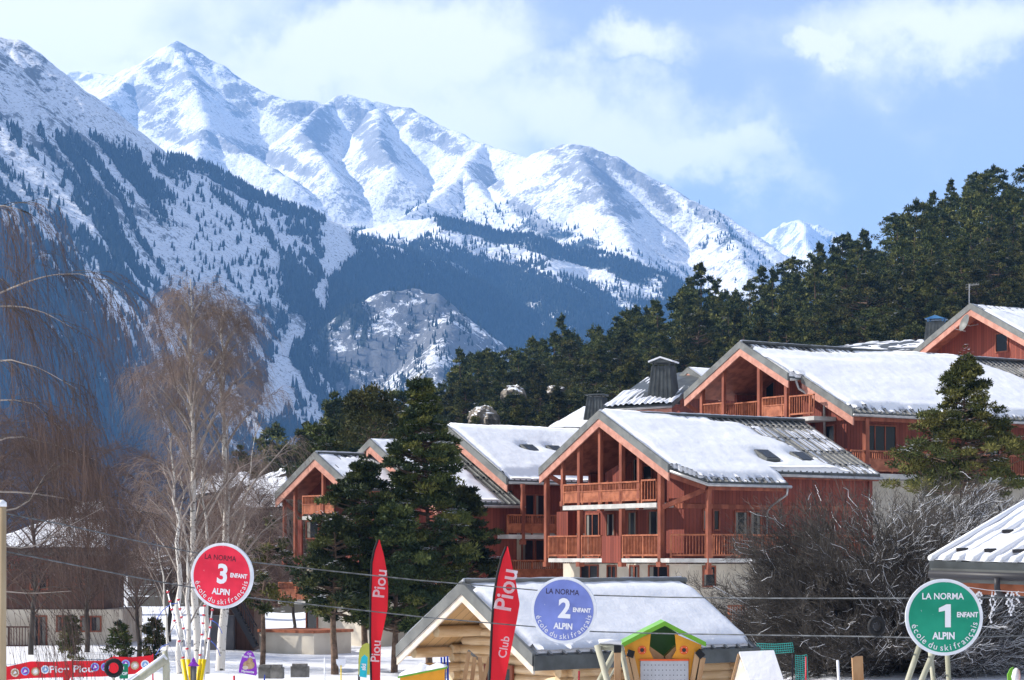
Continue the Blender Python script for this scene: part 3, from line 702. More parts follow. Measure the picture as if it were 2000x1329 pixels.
def rail(root, p0, p1, z0, h=1.0, solid=0.0, gap=0.12, name='balcony_rail', m='rail', posts=1.5):
    p0 = Vector((*p0, 0)); p1 = Vector((*p1, 0)); L = (p1-p0).length; t = (p1-p0)/L; up = Vector((0, 0, 1))
    mb = MB(); mb.bar(p0+up*(z0+h), p1+up*(z0+h), 0.12, 0.07); mb.bar(p0+up*(z0+0.12), p1+up*(z0+0.12), 0.06, 0.08)
    zs = z0+0.15
    if solid:
        mb.bar(p0+up*(z0+0.12+solid/2*h), p1+up*(z0+0.12+solid/2*h), 0.035, solid*h); zs = z0+0.12+solid*h
        mb.bar(p0+up*zs, p1+up*zs, 0.09, 0.05)
    n = max(2, int(L/gap))
    for i in range(n+1):
        q = p0+t*(L*i/n); mb.bar(q+up*zs, q+up*(z0+h-0.03), 0.05, 0.03, up=(t.x, t.y, 0))
    if posts:
        for i in range(int(L/posts)+1):
            q = p0+t*min(L, i*posts); mb.bar(q+up*z0, q+up*(z0+h), 0.08, 0.08, up=(t.x, t.y, 0))
    return mb.build(name, M[m], root)
def post(root, x, y, z0, z1, w=0.17, name='post', foot=True, m='timber'):
    mb = MB(); mb.box(x-w/2, x+w/2, y-w/2, y+w/2, z0, z1)
    if foot: mb.box(x-w*.7, x+w*.7, y-w*.7, y+w*.7, z0-0.10, z0+0.12)
    return mb.build(name, M[m], root)
def slab(root, p0, p1, d, z, th=0.22, name='balcony_floor'):
    """floor edge from p0 to p1, reaching back by vector d"""
    poly = [(p0[0], p0[1], z), (p1[0], p1[1], z), (p1[0]+d[0], p1[1]+d[1], z), (p0[0]+d[0], p0[1]+d[1], z)]
    return MB().prism(poly, (0, 0, -th)).build(name, M['concrete'], root)
def opening(root, axis, pos, a0, a1, z0, z1, kind='window', fr=0.07, glass='glass', out=-1, mull=0, shutter=False):
    """window or door on plane y=pos (axis 'y') or x=pos (axis 'x'); out: side the face looks to"""
    if a0 > a1: a0, a1 = a1, a0
    if z0 > z1: z0, z1 = z1, z0
    mb = MB(); o0, o1 = pos+out*0.055, pos-out*0.01
    def bx(u0, u1, w0, w1, q0, q1, m=0, t=mb):
        if axis == 'y': t.box(u0, u1, q0, q1, w0, w1, m)
        else: t.box(q0, q1, u0, u1, w0, w1, m)
    bx(a0-fr, a0, z0-fr, z1+fr, o0, o1); bx(a1, a1+fr, z0-fr, z1+fr, o0, o1); bx(a0, a1, z1, z1+fr, o0, o1); bx(a0, a1, z0-fr, z0, o0, o1)
    for i in range(mull):
        c = a0+(a1-a0)*(i+1)/(mull+1); bx(c-0.035, c+0.035, z0, z1, pos+out*0.04, pos+out*0.012)
    w = mb.build(kind, M['timber'], root)
    g = MB(); 
    bx(a0+.002, a1-.002, z0+.002, z1-.002, pos+out*0.011, pos+out*0.002, 0, g)
    if random.random() < .45:
        cw = (a1-a0)*random.uniform(.18, .34); bx(a0+.01, a0+cw, z0+.01, z1-.01, pos+out*0.016, pos+out*0.0125, 1, g)
        if random.random() < .5: bx(a1-cw, a1-.01, z0+.01, z1-.01, pos+out*0.016, pos+out*0.0125, 1, g)
    g.build('pane', [M[glass], M['curtain']], w)
    return w
def wall_y(root, poly_xz, y, d=0.2, m='plank', name='wall'):
    return MB().prism([(x, y, z) for x, z in poly_xz], (0, d, 0)).build(name, M[m], root)
def wall_x(root, poly_yz, x, d=-0.2, m='plank', name='wall'):
    return MB().prism([(x, y, z) for y, z in poly_yz], (d, 0, 0)).build(name, M[m], root)
def gutter(root, pts, r=0.07):
    return MB().tube(pts, r, 8).build('gutter', M['zinc'], root, True)
def pipe(root, pts, r=0.05):
    return MB().tube(pts, r, 8).build('downpipe', M['zinc'], root, True)
def skylight(root, za, k, x, y, w=0.8, l=0.9):
    zf = lambda q: za-k*q
    mb = MB(); n = Vector((k, 0, 1)).normalized()*0.22; nn = (n.x, 0, n.z)
    mb.prism([(x, y, zf(x)), (x+l, y, zf(x+l)), (x+l, y+w, zf(x+l)), (x, y+w, zf(x))], nn)
    s_ = mb.build('skylight', M['trim'], root)
    e = 0.07; n2 = n*1.05
    g = MB().prism([(x+e+n2.x, y+e, zf(x+e)+n2.z), (x+l-e+n2.x, y+e, zf(x+l-e)+n2.z), (x+l-e+n2.x, y+w-e, zf(x+l-e)+n2.z), (x+e+n2.x, y+w-e, zf(x+e)+n2.z)], (0, 0, 0.01)); g.build('pane', M['glass'], s_)
M['curtain'] = mat('curtain', (0.20, 0.19, 0.17), 0.8)
def smooth_box(v, a, b, w): return sstep(a, a+w, v)*sstep(b, b-w, v)

# ---- main chalet with the big open gable
f = Fr(1172, 808, 100, 57); za = f.za; k = 0.5
r = f.root('chalet', 'red timber chalet in the centre, open gable of tall posts over two balconies')
PR = [(0, 0), (5.2, 0), (6.45, 1.1), (6.45, 5.6), (5.35, 5.6), (5.35, 12), (0, 12)]
def sn(x, y):
    bare = sstep(-0.5, 0.9, (y-8.3)+0.55*(3.2-x)+1.2*fbm(x/1.5, y/1.5, 3, 3))
    rid = sstep(0.9, 0.3, x)*sstep(3, 8, y)
    thin = sstep(0.9, 0.2, x)*sstep(0.2, 1.5, y)
    low = sstep(5.9, 6.3, x)*sstep(6, 5, y)
    hole = 0.35*np.exp(-((x-4.2)/.5)**2-((y-6.3)/.6)**2)+0.25*np.exp(-((x-3.9)/.45)**2-((y-8.3)/.5)**2)
    return 0.24+0.10*fbm(x/2.2, y/3.2, 1, 3) - 0.20*bare - 0.10*thin - 0.20*low - hole - 0.10*rid - 0.10*sstep(0.35, 0.0, y)
roof_side(r, za, k, PR, 1, sn, 1)
roof_side(r, za, k, [(0, 0), (4.85, 0), (4.85, 12), (0, 12)], -1, lambda x, y: 0.2+0*x, 2, guards=False)
MB().tube([(0, 0.1, za+0.08), (0, 12, za+0.08)], 0.09, 8).build('ridge_cap', M['metal'], r, True)
barges(r, za, k, 4.85, 5.2)
zr = lambda x: za-0.21-k*abs(x)
skylight(r, za, k, 3.6, 5.9); skylight(r, za, k, 3.7, 7.9)
Z1 = f.z(1091, 0, 0.2); Z2 = f.z(986, 0, 0.2); ZB = -0.5
yb = 2.4; xL, xR = -4.65, 4.95
yu = 4.3
wall_y(r, [(xL, Z1-.2), (3.6, Z1-.2), (3.6, Z2-.2), (xL, Z2-.2)], yb)
wall_y(r, [(xL, Z2-.2), (3.6, Z2-.2), (3.6, zr(3.6)), (0, zr(0)), (xL, zr(xL))], yu)
wall_y(r, [(3.62, Z1-.2), (xR, Z1-.2), (xR, zr(xR)), (3.62, zr(3.62))], 1.0)
wall_x(r, [(1.2, Z1-.2), (yu, Z1-.2), (yu, zr(3.62)), (1.2, zr(3.62))], 3.62, 0.15)
wall_x(r, [(1.21, Z1-.2), (11.6, Z1-.2), (11.6, zr(xR)), (1.21, zr(xR))], xR-0.001)
wall_x(r, [(yb+.2, ZB), (11.6, ZB), (11.6, zr(xL)), (yb+.2, zr(xL))], xL, 0.2)
MB().box(xL, xR+0.1, 11.6, 11.8, ZB, za-2.7).build('wall', M['plank'], r)
# cream ground storey
MB().box(f.lx(1100, 1.2), xR+0.05, 1.2, 11.5, ZB, Z1-0.24).build('base_wall', M['render'], r)
# cross beams on the facade, trim on long wall
MB().box(3.6, xR+.03, 0.96, 1.0-.002, Z2-0.25, Z2-0.02).build('beam', M['timber'], r)
MB().box(xR+.002, xR+.05, 1.0, 11.5, Z2-0.25, Z2-0.05).build('beam', M['timber'], r)
MB().bar((6.3, 1.2, zr(6.3)-.08), (6.3, 5.6, zr(6.3)-.08), 0.14, 0.3).build('eave_beam', M['timber'], r)
MB().bar((5.2, 0.06, zr(5.2)-.1), (6.3, 1.12, zr(6.3)-.1), 0.12, 0.3).build('eave_beam', M['timber'], r)
MB().bar((5.2, 5.7, zr(5.2)-.05), (5.2, 12, zr(5.2)-.05), 0.1, 0.25).build('eave_beam', M['timber'], r)
MB().bar((4.6, 0.1, zr(6.2)-1.0), (6.2, 1.2, zr(6.3)-.2), 0.15, 0.2).build('brace', M['timber'], r)
MB().bar((-4.4, 0.1, zr(4.4)-.2), (-3.2, 1.0, zr(4.4)-1.1), 0.15, 0.2).build('brace', M['timber'], r)
# posts of the gable plane
yp = 0.16
for px, y0_, y1_, w in ((1068, 1103, 0, .2), (1100, 985, 0, .17), (1133, 1103, 0, .2), (1173, 994, 0, .17), (1215, 1103, 0, .2), (1249, 991, 0, .17), (1291, 1103, 0, .22)):
    x = f.lx(px, yp); x = max(-4.7, min(4.95, x)); post(r, x, yp, f.z(y0_, x, yp), zr(x), w)
x = 6.3; post(r, x, 1.25, f.z(1118, x, 1.2), zr(x)-.2, 0.19)
# upper balcony
xa, xb = f.lx(1104, yp), f.lx(1287, yp)
slab(r, (xa, 0.02), (xb, 0.02), (0, 4.2), Z2, 0.2); 
rail(r, (xa, 0.1), (f.lx(1250, .1), 0.1), Z2+0.04, 0.92, 0.5); rail(r, (f.lx(1254, .1), 0.1), (xb-.1, 0.1), Z2-0.0, 1.0, 0.0, 0.2)
# lower balcony
slab(r, (f.lx(1071, 0.05), 0.05), (f.lx(1176, .05), 0.05), (0, 2.3), Z1, 0.18); slab(r, (f.lx(1214, .05), 0.05), (5.1, 0.05), (0, 2.3), Z1, 0.18)
MB().box(f.lx(1176, .05), f.lx(1213, .05), 0.03, 0.10, Z1-.2, Z1+1.0).build('balcony_panel', M['plank'], r)
slab(r, (5.1, 0.05), (6.4, 1.2), (-0.1, 1.2), Z1, 0.18); slab(r, (6.4, 1.2), (6.4, 11), (-1.44, 0), Z1, 0.18)
rail(r, (f.lx(1072, .1), 0.1), (f.lx(1130, .1), .1), Z1+.02, 1.0, 0, .11); rail(r, (f.lx(1137, .1), 0.1), (f.lx(1174, .1), .1), Z1+.02, 1.0, 0, .11)
rail(r, (f.lx(1217, .1), 0.1), (f.lx(1288, .1), .1), Z1+.02, 1.0, 0, .11)
rail(r, (5.1, 0.15), (6.3, 1.25), Z1+.02, 1.0, 0, .13); rail(r, (6.33, 1.4), (6.33, 10.8), Z1+.02, 1.0, 0, .14)
# openings
for a, b, t, u, mu in ((1146, 1170, 1003, 1088, 1), (1186, 1200, 1003, 1045, 0), (1228, 1243, 1001, 1045, 0), (1268, 1286, 1000, 1086, 0)):
    opening(r, 'y', yb, f.lx(a, yb), f.lx(b, yb), f.z(u, 0, yb), f.z(t, 0, yb), mull=mu)
for a, b, t, u, mu in ((1190, 1208, 895, 940, 0), (1238, 1247, 893, 940, 0), (1258, 1273, 908, 936, 0)):
    opening(r, 'y', yu, f.lx(a, yu), f.lx(b, yu), f.z(u, 0, yu), f.z(t, 0, yu), mull=mu)
MB().box(f.lx(1104, yb), f.lx(1126, yb), yb-.5, yb, Z1, Z2-.2).build('wall', M['plank'], r)
MB().prism([(f.lx(1182, 1.2), 1.2, Z2), (f.lx(1212, 1.2), 1.2, Z2), (f.lx(1212, 1.2), 1.2, Z2+1.9), (f.lx(1182, 1.2), 1.2, Z2+1.5)], (0, 0.08, 0)).build('balcony_screen', M['plank'], r)
for a, b, t, u in ((1374, 1384, 998, 1034), (1394, 1403, 998, 1034), (1436, 1458, 1000, 1044), (1466, 1484, 1000, 1044)):
    opening(r, 'x', xR, f.ly(a, xR), f.ly(b, xR), f.z(u, xR, 2), f.z(t, xR, 2), out=1)
for a, b, t, u in ((1136, 1168, 1106, 1145), (1188, 1203, 1107, 1145), (1232, 1247, 1107, 1145), (1269, 1305, 1107, 1145)):
    opening(r, 'y', 1.2, f.lx(a, 1.2), f.lx(b, 1.2), f.z(u, 0, 1.2), f.z(t, 0, 1.2), mull=1, kind='door')
xx = xR+.05; opening(r, 'x', xx, f.ly(1374, xx), f.ly(1395, xx), f.z(1144, xx, 3), f.z(1108, xx, 3), out=1)
# lower side balcony
slab(r, (6.6, 2.2), (6.6, 10.5), (-1.5, 0), f.z(1232, 6.6, 4), 0.22); rail(r, (6.5, 2.2), (6.5, 10.4), f.z(1232, 6.5, 4), 1.1, 0, .14)
# gutters and downpipe
gutter(r, [(5.25, -0.02, za-k*5.3-.12), (6.52, 1.05, za-k*6.5-.12), (6.52, 5.7, za-k*6.5-.14)])
gutter(r, [(5.42, 5.75, za-k*5.4-.14), (5.42, 12.1, za-k*5.4-.16)])
gq = za-k*6.5-.2
pipe(r, [(6.5, 5.5, gq), (6.45, 5.5, gq-.28), (5.4, 5.5, gq-.75), (5.1, 5.5, gq-1.0), (5.06, 5.5, Z1)])
# things on the balcony
bq = f.lx(1161, 0.7)
# ---- chalet to its left (two skylights)
g = Fr(872, 834, 112, 52); zg = g.za; kg = 0.56
r2 = g.root('chalet', 'red timber chalet behind the tall pines with smooth snowy roof holding two skylights')
xe = g.lx(992, 0); 
def sn2(x, y):
    hole = 0.5*np.exp(-((x-2.1)/.30)**2-((y-3.55)/.45)**2)+0.5*np.exp(-((x-2.1)/.30)**2-((y-5.25)/.45)**2)
    return 0.32+0.08*fbm(x/3, y/4, 5, 3) - 0.10*sstep(0.6, .1, x) - 0.2*sstep(xe-.75, xe-.3, x+0.3*fbm(y/1.2, x, 1, 2)) - hole - 0.12*sstep(.3, 0, y)
roof_side(r2, zg, kg, [(0, 0), (xe, 0), (xe, 9.8), (0, 9.8)], 1, sn2, 5)
roof_side(r2, zg, kg, [(0, 0), (4.2, 0), (4.2, 9.8), (0, 9.8)], -1, None, 6, guards=False)
MB().tube([(0, 0.1, zg+0.08), (0, 9.8, zg+0.08)], 0.09, 8).build('ridge_cap', M['metal'], r2, True)
barges(r2, zg, kg, 4.2, xe)
skylight(r2, zg, kg, 1.85, 3.2); skylight(r2, zg, kg, 1.85, 4.9)
zq = lambda x: zg-.21-kg*abs(x)
wx_ = xe-0.7
wall_y(r2, [(-3.8, 3), (wx_, 3), (wx_, zq(wx_)), (0, zq(0)), (-3.8, zq(3.8))], 0.9)
wall_x(r2, [(1.1, 6.0), (9.7, 6.0), (9.7, zq(wx_)), (1.1, zq(wx_))], wx_-.001)
wall_x(r2, [(1.1, ZB), (9.7, ZB), (9.7, 5.98), (1.1, 5.98)], wx_-.002, -0.2, 'render', 'base_wall')
wall_y(r2, [(-3.8, ZB), (wx_-.01, ZB), (wx_-.01, 2.98), (-3.8, 2.98)], 0.92, 0.2, 'render', 'base_wall')
xo = wx_+1.3
yy0, yy1 = g.ly(993, xo), g.ly(1062, xo)
for py_, nm in ((1045, 0), (1133, 1)):
    zz = g.z(py_, xo, 2); slab(r2, (xo, yy0), (xo, yy1+3), (-1.32, 0), zz, 0.2); rail(r2, (xo-.06, yy0), (xo-.06, yy1+3), zz, 0.95, 0.42, 0.12)
for px in (1022, 1100): y_ = g.ly(px, xo); post(r2, xo-.05, y_, g.z(1060, xo, y_), zq(xe-.2)-.1, .17)
for a, b, t, u in ((1026, 1041, 968, 1012), (1046, 1062, 968, 1012), (1020, 1040, 1056, 1096), (1046, 1064, 1056, 1096)):
    opening(r2, 'x', wx_, g.ly(a, wx_), g.ly(b, wx_), g.z(u, wx_, 2), g.z(t, wx_, 2), out=1)
for a, b, t, u in ((930, 946, 1060, 1100), (890, 900, 1060, 1095), (900, 925, 1005, 1040)):
    opening(r2, 'y', .9, g.lx(a, .9), g.lx(b, .9), g.z(u, 0, .9), g.z(t, 0, .9))
gutter(r2, [(xe+.07, 0, zg-kg*xe-.13), (xe+.07, 9.9, zg-kg*xe-.15)])
# lean-to roof in front of its gable
h = Fr(905, 905, 105, 52); _x = g.lx(998, 0); _xa = -0.3; _z = g.z(985, _x, 0); _ys = -4.4
h.X = g.X+_xa*g.c+_ys*g.s; h.Y = g.Y-_xa*g.s+_ys*g.c; h.za = _z+.56*(_x-_xa)
r2b = h.root('chalet_wing', 'low red wing with narrow snowy ribbed roof in front of the skylight chalet')
xw = _x-_xa
roof_side(r2b, h.za, 0.56, [(0, 0), (xw, 0), (xw, 5.2), (0, 5.2)], 1, lambda x, y: 0.14+.1*fbm(x, y, 3, 2)-0.2*sstep(1.6, 2.4, y-2+.3*fbm(x, y)), 8)
roof_side(r2b, h.za, 0.56, [(0, 0), (3.2, 0), (3.2, 5.2), (0, 5.2)], -1, lambda x, y: 0.16+0*x, 9)
zw = lambda x: h.za-.21-.56*abs(x)
wall_y(r2b, [(-2.7, 3.3), (xw-.5, 3.3), (xw-.5, zw(xw-.5)), (0, zw(0)), (-2.7, zw(2.7))], 0.4)
wall_y(r2b, [(-2.7, ZB), (xw-.5, ZB), (xw-.5, 3.28), (-2.7, 3.28)], 0.42, .2, 'render', 'base_wall')
wall_x(r2b, [(.62, 3.3), (5.1, 3.3), (5.1, zw(xw-.5)), (.62, zw(xw-.5))], xw-.501)
wall_x(r2b, [(.62, ZB), (5.1, ZB), (5.1, 3.28), (.62, 3.28)], xw-.502, -.2, 'render', 'base_wall')
rail(r2b, (h.lx(815, -.7), -.7), (h.lx(885, -.7), -.7), h.z(1178, 0, -.7), 1.0, 0, .13); slab(r2b, (h.lx(812, -.75), -.75), (h.lx(890, -.75), -.75), (0, 1.2), h.z(1178, 0, -.7), .2)
for a, b, t, u in ((842, 862, 1060, 1100), (868, 880, 1062, 1098), (905, 922, 1010, 1045), (835, 860, 1125, 1170)):
    opening(r2b, 'y', .4, h.lx(a, .4), h.lx(b, .4), h.z(u, 0, .4), h.z(t, 0, .4))
gutter(r2b, [(xw+.07, 0, h.za-.56*xw-.13), (xw+.07, 5.2, h.za-.56*xw-.13)])
barges(r2b, h.za, .56, 3.2, xw)

# ---- large chalet up on the right
c = Fr(1447, 672, 112, 57); zc = c.za
r3 = c.root('chalet', 'large red chalet up on the right with broad snowy roof and open balcony gable')
PC = [(0, 0), (3.75, 0), (3.97, 0.7), (7.7, 0.7), (7.7, 24), (0, 24)]
def sn3(x, y):
    top = sstep(2.3, 1.2, x)*sstep(11, 5, y)
    bare = sstep(-.3, 1.0, (y-16.5)+0.5*(2.6-x)+1.3*fbm(x/1.6, y/1.8, 8, 3))*sstep(24, 22, y)
    rid = sstep(.8, .3, x)
    return 0.30+0.10*fbm(x/2.4, y/4, 11, 3)-0.17*top-0.27*bare*sstep(5.5, 3.5, x)-.10*rid-.26*sstep(7.0, 7.45, x+.25*fbm(y/1.5, x, 2, 2))-.12*sstep(1.2, .7, y)*(x > 3.9)-.1*sstep(.4, 0, y)
roof_side(r3, zc, .5, PC, 1, sn3, 12)
roof_side(r3, zc, .5, [(0, 0), (4.6, 0), (4.6, 24), (0, 24)], -1, lambda x, y: .2+0*x, 13, guards=False)
MB().tube([(0, 0.1, zc+0.08), (0, 24, zc+0.08)], 0.1, 8).build('ridge_cap', M['metal'], r3, True)
barges(r3, zc, .5, 4.6, 3.75)
zv = lambda x: zc-.21-.5*abs(x)
bb = MB(); bb.prism([(3.97, .62, zc-.5*3.97-.23), (7.7, .62, zc-.5*7.7-.23), (7.7, .62, zc-.5*7.7-.62), (3.97, .62, zc-.5*3.97-.62)], (0, .08, 0)); bb.build('barge_board', M['barge'], r3)
bb = MB(); bb.prism([(3.97, .58, zc-.5*3.97+.13), (7.7, .58, zc-.5*7.7+.13), (7.7, .58, zc-.5*7.7-.22), (3.97, .58, zc-.5*3.97-.22)], (0, .12, 0)); bb.build('verge_trim', M['trim'], r3)
ZF = c.z(822, 1, 0)      # upper floor level
ZL = c.z(925, 7, 1)
wall_y(r3, [(-4.3, ZF), (3.0, ZF), (3.0, zv(3)), (0, zv(0)), (-4.3, zv(4.3))], 4.4)
wall_y(r3, [(-4, 6.0), (3.9, 6.0), (3.9, ZF-.22), (-4, ZF-.22)], 1.2)
wall_y(r3, [(3.02, 6.0), (6.3, 6.0), (6.3, zv(6.3)), (3.02, zv(3.02))], 1.5)
wall_x(r3, [(1.71, 6.0), (23.5, 6.0), (23.5, zv(6.3)), (1.71, zv(6.3))], 6.299)
wall_x(r3, [(2.8, 6.0), (23.5, 6.0), (23.5, zv(4)), (2.8, zv(4))], -4.0, .2)
slab(r3, (c.lx(1365, 0), 0.1), (c.lx(1590, .1), .1), (0, 4.3), ZF, .2)
for px, w in ((1372, .2), (1414, .17), (1484, .2), (1537, .2)):
    x = c.lx(px, .15); post(r3, x, .15, c.z(832 if px in (1484, 1537) else 812, x, .15), zv(x), w)
rail(r3, (c.lx(1374, .15), .15), (c.lx(1412, .15), .15), ZF+.05, 1.0, 0, .12)
rail(r3, (c.lx(1420, 1.), 1.), (c.lx(1480, 1.), 1.), ZF+.05, 1.0, 0, .14)
rail(r3, (c.lx(1490, .15), .15), (c.lx(1533, .15), .15), ZF+.05, 1.05, .5)
rail(r3, (c.lx(1543, .15), .15), (c.lx(1590, .15), .15), ZF+.05, 1.0, 0, .17)
for a, b, t, u in ((1448, 1463, 745, 790), (1497, 1512, 735, 780)): opening(r3, 'y', 4.4, c.lx(a, 4.4), c.lx(b, 4.4), c.z(u, 0, 4.4), c.z(t, 0, 4.4))
opening(r3, 'y', 1.5, c.lx(1614, 1.5), c.lx(1630, 1.5), c.z(870, 5, 1.5), c.z(833, 5, 1.5))
MB().bar((-4.6, .1, zv(4.6)-.3), (-3.6, 1.2, zv(4.6)-1.3), .15, .2).build('brace', M['timber'], r3)
x8 = 6.299
for a, b, t, u, mu in ((1688, 1748, 832, 880, 2), (1820, 1850, 838, 880, 1), (1925, 1950, 838, 880, 1)):
    opening(r3, 'x', x8, c.ly(a, x8), c.ly(b, x8), c.z(u, x8, 3), c.z(t, x8, 3), out=1, mull=mu)
xo = 7.6
slab(r3, (xo, c.ly(1662, xo)), (xo, 23.5), (-1.3, 0), ZL, .25)
y1_, y2_ = c.ly(1664, xo), c.ly(1690, xo)
rail(r3, (xo-.06, y1_), (xo-.06, y2_), ZL+.03, 1.05, 0, .13); rail(r3, (xo-.06, c.ly(1698, xo)), (xo-.06, c.ly(1790, xo)), ZL+.03, 1.05, .52, .13); rail(r3, (xo-.06, c.ly(1792, xo)), (xo-.06, 23.4), ZL+.03, 1.05, 0, .15)
for px in (1694, 1965): y_ = c.ly(px, xo); post(r3, xo-.1, y_, c.z(938, xo, y_), zv(7.6)-.1, .24)
MB().box(-3.9, 6.25, 1.55, 23.4, 1.0, 5.99).build('base_wall', M['render'], r3); MB().box(6.25, 6.36, 1.6, 23.4, 1.0, ZL-.26).build('base_wall', M['render'], r3)
gutter(r3, [(7.78, .6, zc-.5*7.7-.14), (7.78, 24, zc-.5*7.7-.16)]); gutter(r3, [(3.82, 0, zc-.5*3.8-.15), (3.85, .6, zc-.5*3.8-.15)])
px_, py_ = 3.95, .9
pipe(r3, [(3.85, .35, zc-2.1), (3.9, .5, zc-2.5), (4.6, .9, zc-3.0), (4.8, 1.35, zc-3.3), (4.8, 1.4, c.z(880, 4.8, 1.4))], .06)
skylight(r3, zc, .5, 3.4, 20.2, .9, 1.0)
MB().bar((7.5, .8, zv(7.5)-.12), (7.5, 24, zv(7.5)-.12), .12, .3).build('eave_beam', M['timber'], r3)

# ---- far right chalet with dish and aerial
d = Fr(1897, 597, 128, 57); zd = d.za
r4 = d.root('chalet', 'red boarded gable house highest up at the right edge, snow on its roof')
roof_side(r4, zd, .5, [(0, 0), (8, 0), (8, 9), (0, 9)], 1, lambda x, y: .20+.08*fbm(x/2, y/2, 9, 3)-.12*sstep(1.2, .4, x)-.12*sstep(.4, 0, y), 15)
roof_side(r4, zd, .5, [(0, 0), (5.6, 0), (5.6, 9), (0, 9)], -1, lambda x, y: .1+0*x, 16, guards=False)
barges(r4, zd, .5, 5.6, 8)
wall_y(r4, [(-5, 6), (7, 6), (7, zd-3.71), (0, zd-.21), (-5, zd-2.71)], 1.3)
wall_x(r4, [(1.51, 6), (8.8, 6), (8.8, zd-3.71), (1.51, zd-3.71)], 6.999)
opening(r4, 'y', 1.3, d.lx(1946, 1.3), d.lx(1968, 1.3), d.z(684, 2, 1.3), d.z(650, 2, 1.3))
MB().bar((6.6, 0, zd-4.0), (6.6, 1.3, zd-4.0), .2, .2).build('beam', M['timber'], r4)
dish = P(1886, 632, 128.0); dr = empty('satellite_dish', dish, R(-30), 'grey satellite dish on an arm under the topmost gable', 'satellite dish')
mb = MB(); N = 20; rings = []
for i in range(5):
    q = i/4; rings.append([(0.52*q*math.cos(a)*0.9, -0.16*q*q+.05, 0.52*q*math.sin(a)) for a in [2*math.pi*j/N for j in range(N)]])
vs = [p for rg in rings for p in rg]; fs = [(i*N+j, i*N+(j+1) % N, (i+1)*N+(j+1) % N, (i+1)*N+j) for i in range(4) for j in range(N)]
mb.add(vs, fs); o_ = mb.build('reflector', M['trim'], dr, True); o_.rotation_euler = (R(-20), 0, R(-42))
MB().tube([(0, .05, -.05), (.1, .5, -.1), (.35, 1.2, 0.05)], .03, 6).build('arm', M['zinc'], dr); MB().tube([(0, 0, -.45), (-.45, -.42, -.35), (-.5, -.5, -.2)], .02, 6).build('feed_arm', M['zinc'], dr)
ar = P(1893, 600, 128.2); an = empty('aerial', (ar.x, ar.y, ar.z), 0, 'thin television aerial on a mast above the topmost gable', 'aerial')
MB().tube([(0, 0, -.2), (0, 0, 1.35)], .025, 6).build('mast', M['zinc'], an)
mb = MB(); mb.bar((-.05, 0, 1.25), (.55, -.2, 1.3), .02, .02)
for i in range(7): x_ = -.0+i*.08; mb.bar((x_, -.12-.07*i/3, 1.18+.008*i), (x_+.02, .12-.07*i/3, 1.36+.008*i), .012, .012)
for i in range(4): mb.bar((-.22, -.12, 1.02+i*.09), (.1, .12, 1.02+i*.09), .012, .012)
mb.build('antenna', M['zinc'], an)

# ---- small gable house on the left behind the pines
e = Fr(617, 888, 108, 50); ze = e.za; xre = 3.1; xle = -e.lx(540, 0)
r5 = e.root('chalet', 'narrow red gable house left of the tall pines with one small balcony under its apex')
roof_side(r5, ze, .56, [(0, 0), (xre, 0), (xre, 9), (0, 9)], 1, lambda x, y: .10+.06*fbm(x, y, 4, 3)-.04*sstep(.5, 0, x), 20)
roof_side(r5, ze, .56, [(0, 0), (xle, 0), (xle, 9), (0, 9)], -1, lambda x, y: .2+0*x, 21, guards=False)
barges(r5, ze, .56, xle, xre); MB().tube([(0, 0.1, ze+0.06), (0, 9, ze+0.06)], 0.08, 8).build('ridge_cap', M['metal'], r5, True)
zz5 = lambda x: ze-.21-.56*abs(x)
ZS = e.z(1008, 0, 0); ZS0 = e.z(1105, 0, 0)
wall_y(r5, [(-xle+.45, ZS0), (xre-.4, ZS0), (xre-.4, zz5(xre-.4)), (0, zz5(0)), (-xle+.45, zz5(xle-.45))], 1.6)
wall_x(r5, [(1.8, ZS0), (8.8, ZS0), (8.8, zz5(xre-.4)), (1.8, zz5(xre-.4))], xre-.401)
MB().box(-xle+.4, xre-.35, 1.55, 8.8, ZB, ZS0-.01).build('base_wall', M['render'], r5)
for px, yb0 in ((556, 1100), (577, 1105), (632, 1008)): x = e.lx(px, .15); post(r5, x, .15, e.z(yb0, x, .15), zz5(x), .15)
slab(r5, (e.lx(590, .1), .1), (e.lx(655, .1), .1), (0, 1.6), ZS, .18); rail(r5, (e.lx(592, .15), .15), (e.lx(652, .15), .15), ZS+.03, .95, .45)
MB().box(e.lx(582, .6), e.lx(592, .6), .5, .6, ZS0, ZS-.15).build('wall_panel', M['plank'], r5); MB().bar((-xle+.3, .1, zz5(xle-.3)-.2), (-xle+1.2, .9, zz5(xle)-1.0), .12, .16).build('brace', M['timber'], r5)
for a, b, t, u in ((600, 622, 1018, 1050), (600, 620, 1195, 1235), (585, 604, 1125, 1165), (640, 655, 1130, 1165)): opening(r5, 'y', 1.55, e.lx(a, 1.55), e.lx(b, 1.55), e.z(u, 0, 1.55), e.z(t, 0, 1.55))
rail(r5, (e.lx(545, .4), .4), (e.lx(600, .4), .4), e.z(1175, -1, .4), .9, .5)
slab(r5, (e.lx(543, .35), .35), (e.lx(604, .35), .35), (0, 1.2), e.z(1175, -1, .4), .15)
# raised cream terrace
t0 = P(588, 1268, 100); te = empty('terrace', (t0.x, t0.y, 0), R(-35), 'cream walled terrace with orange coping on the snow beside the pines', 'terrace')
MB().box(-1.6, 1.6, -1.0, 1.6, -.3, 0.95).build('wall', M['render'], te)
MB().box(-1.68, 1.68, -1.08, 1.68, .952, 1.08).build('coping', M['rail'], te)

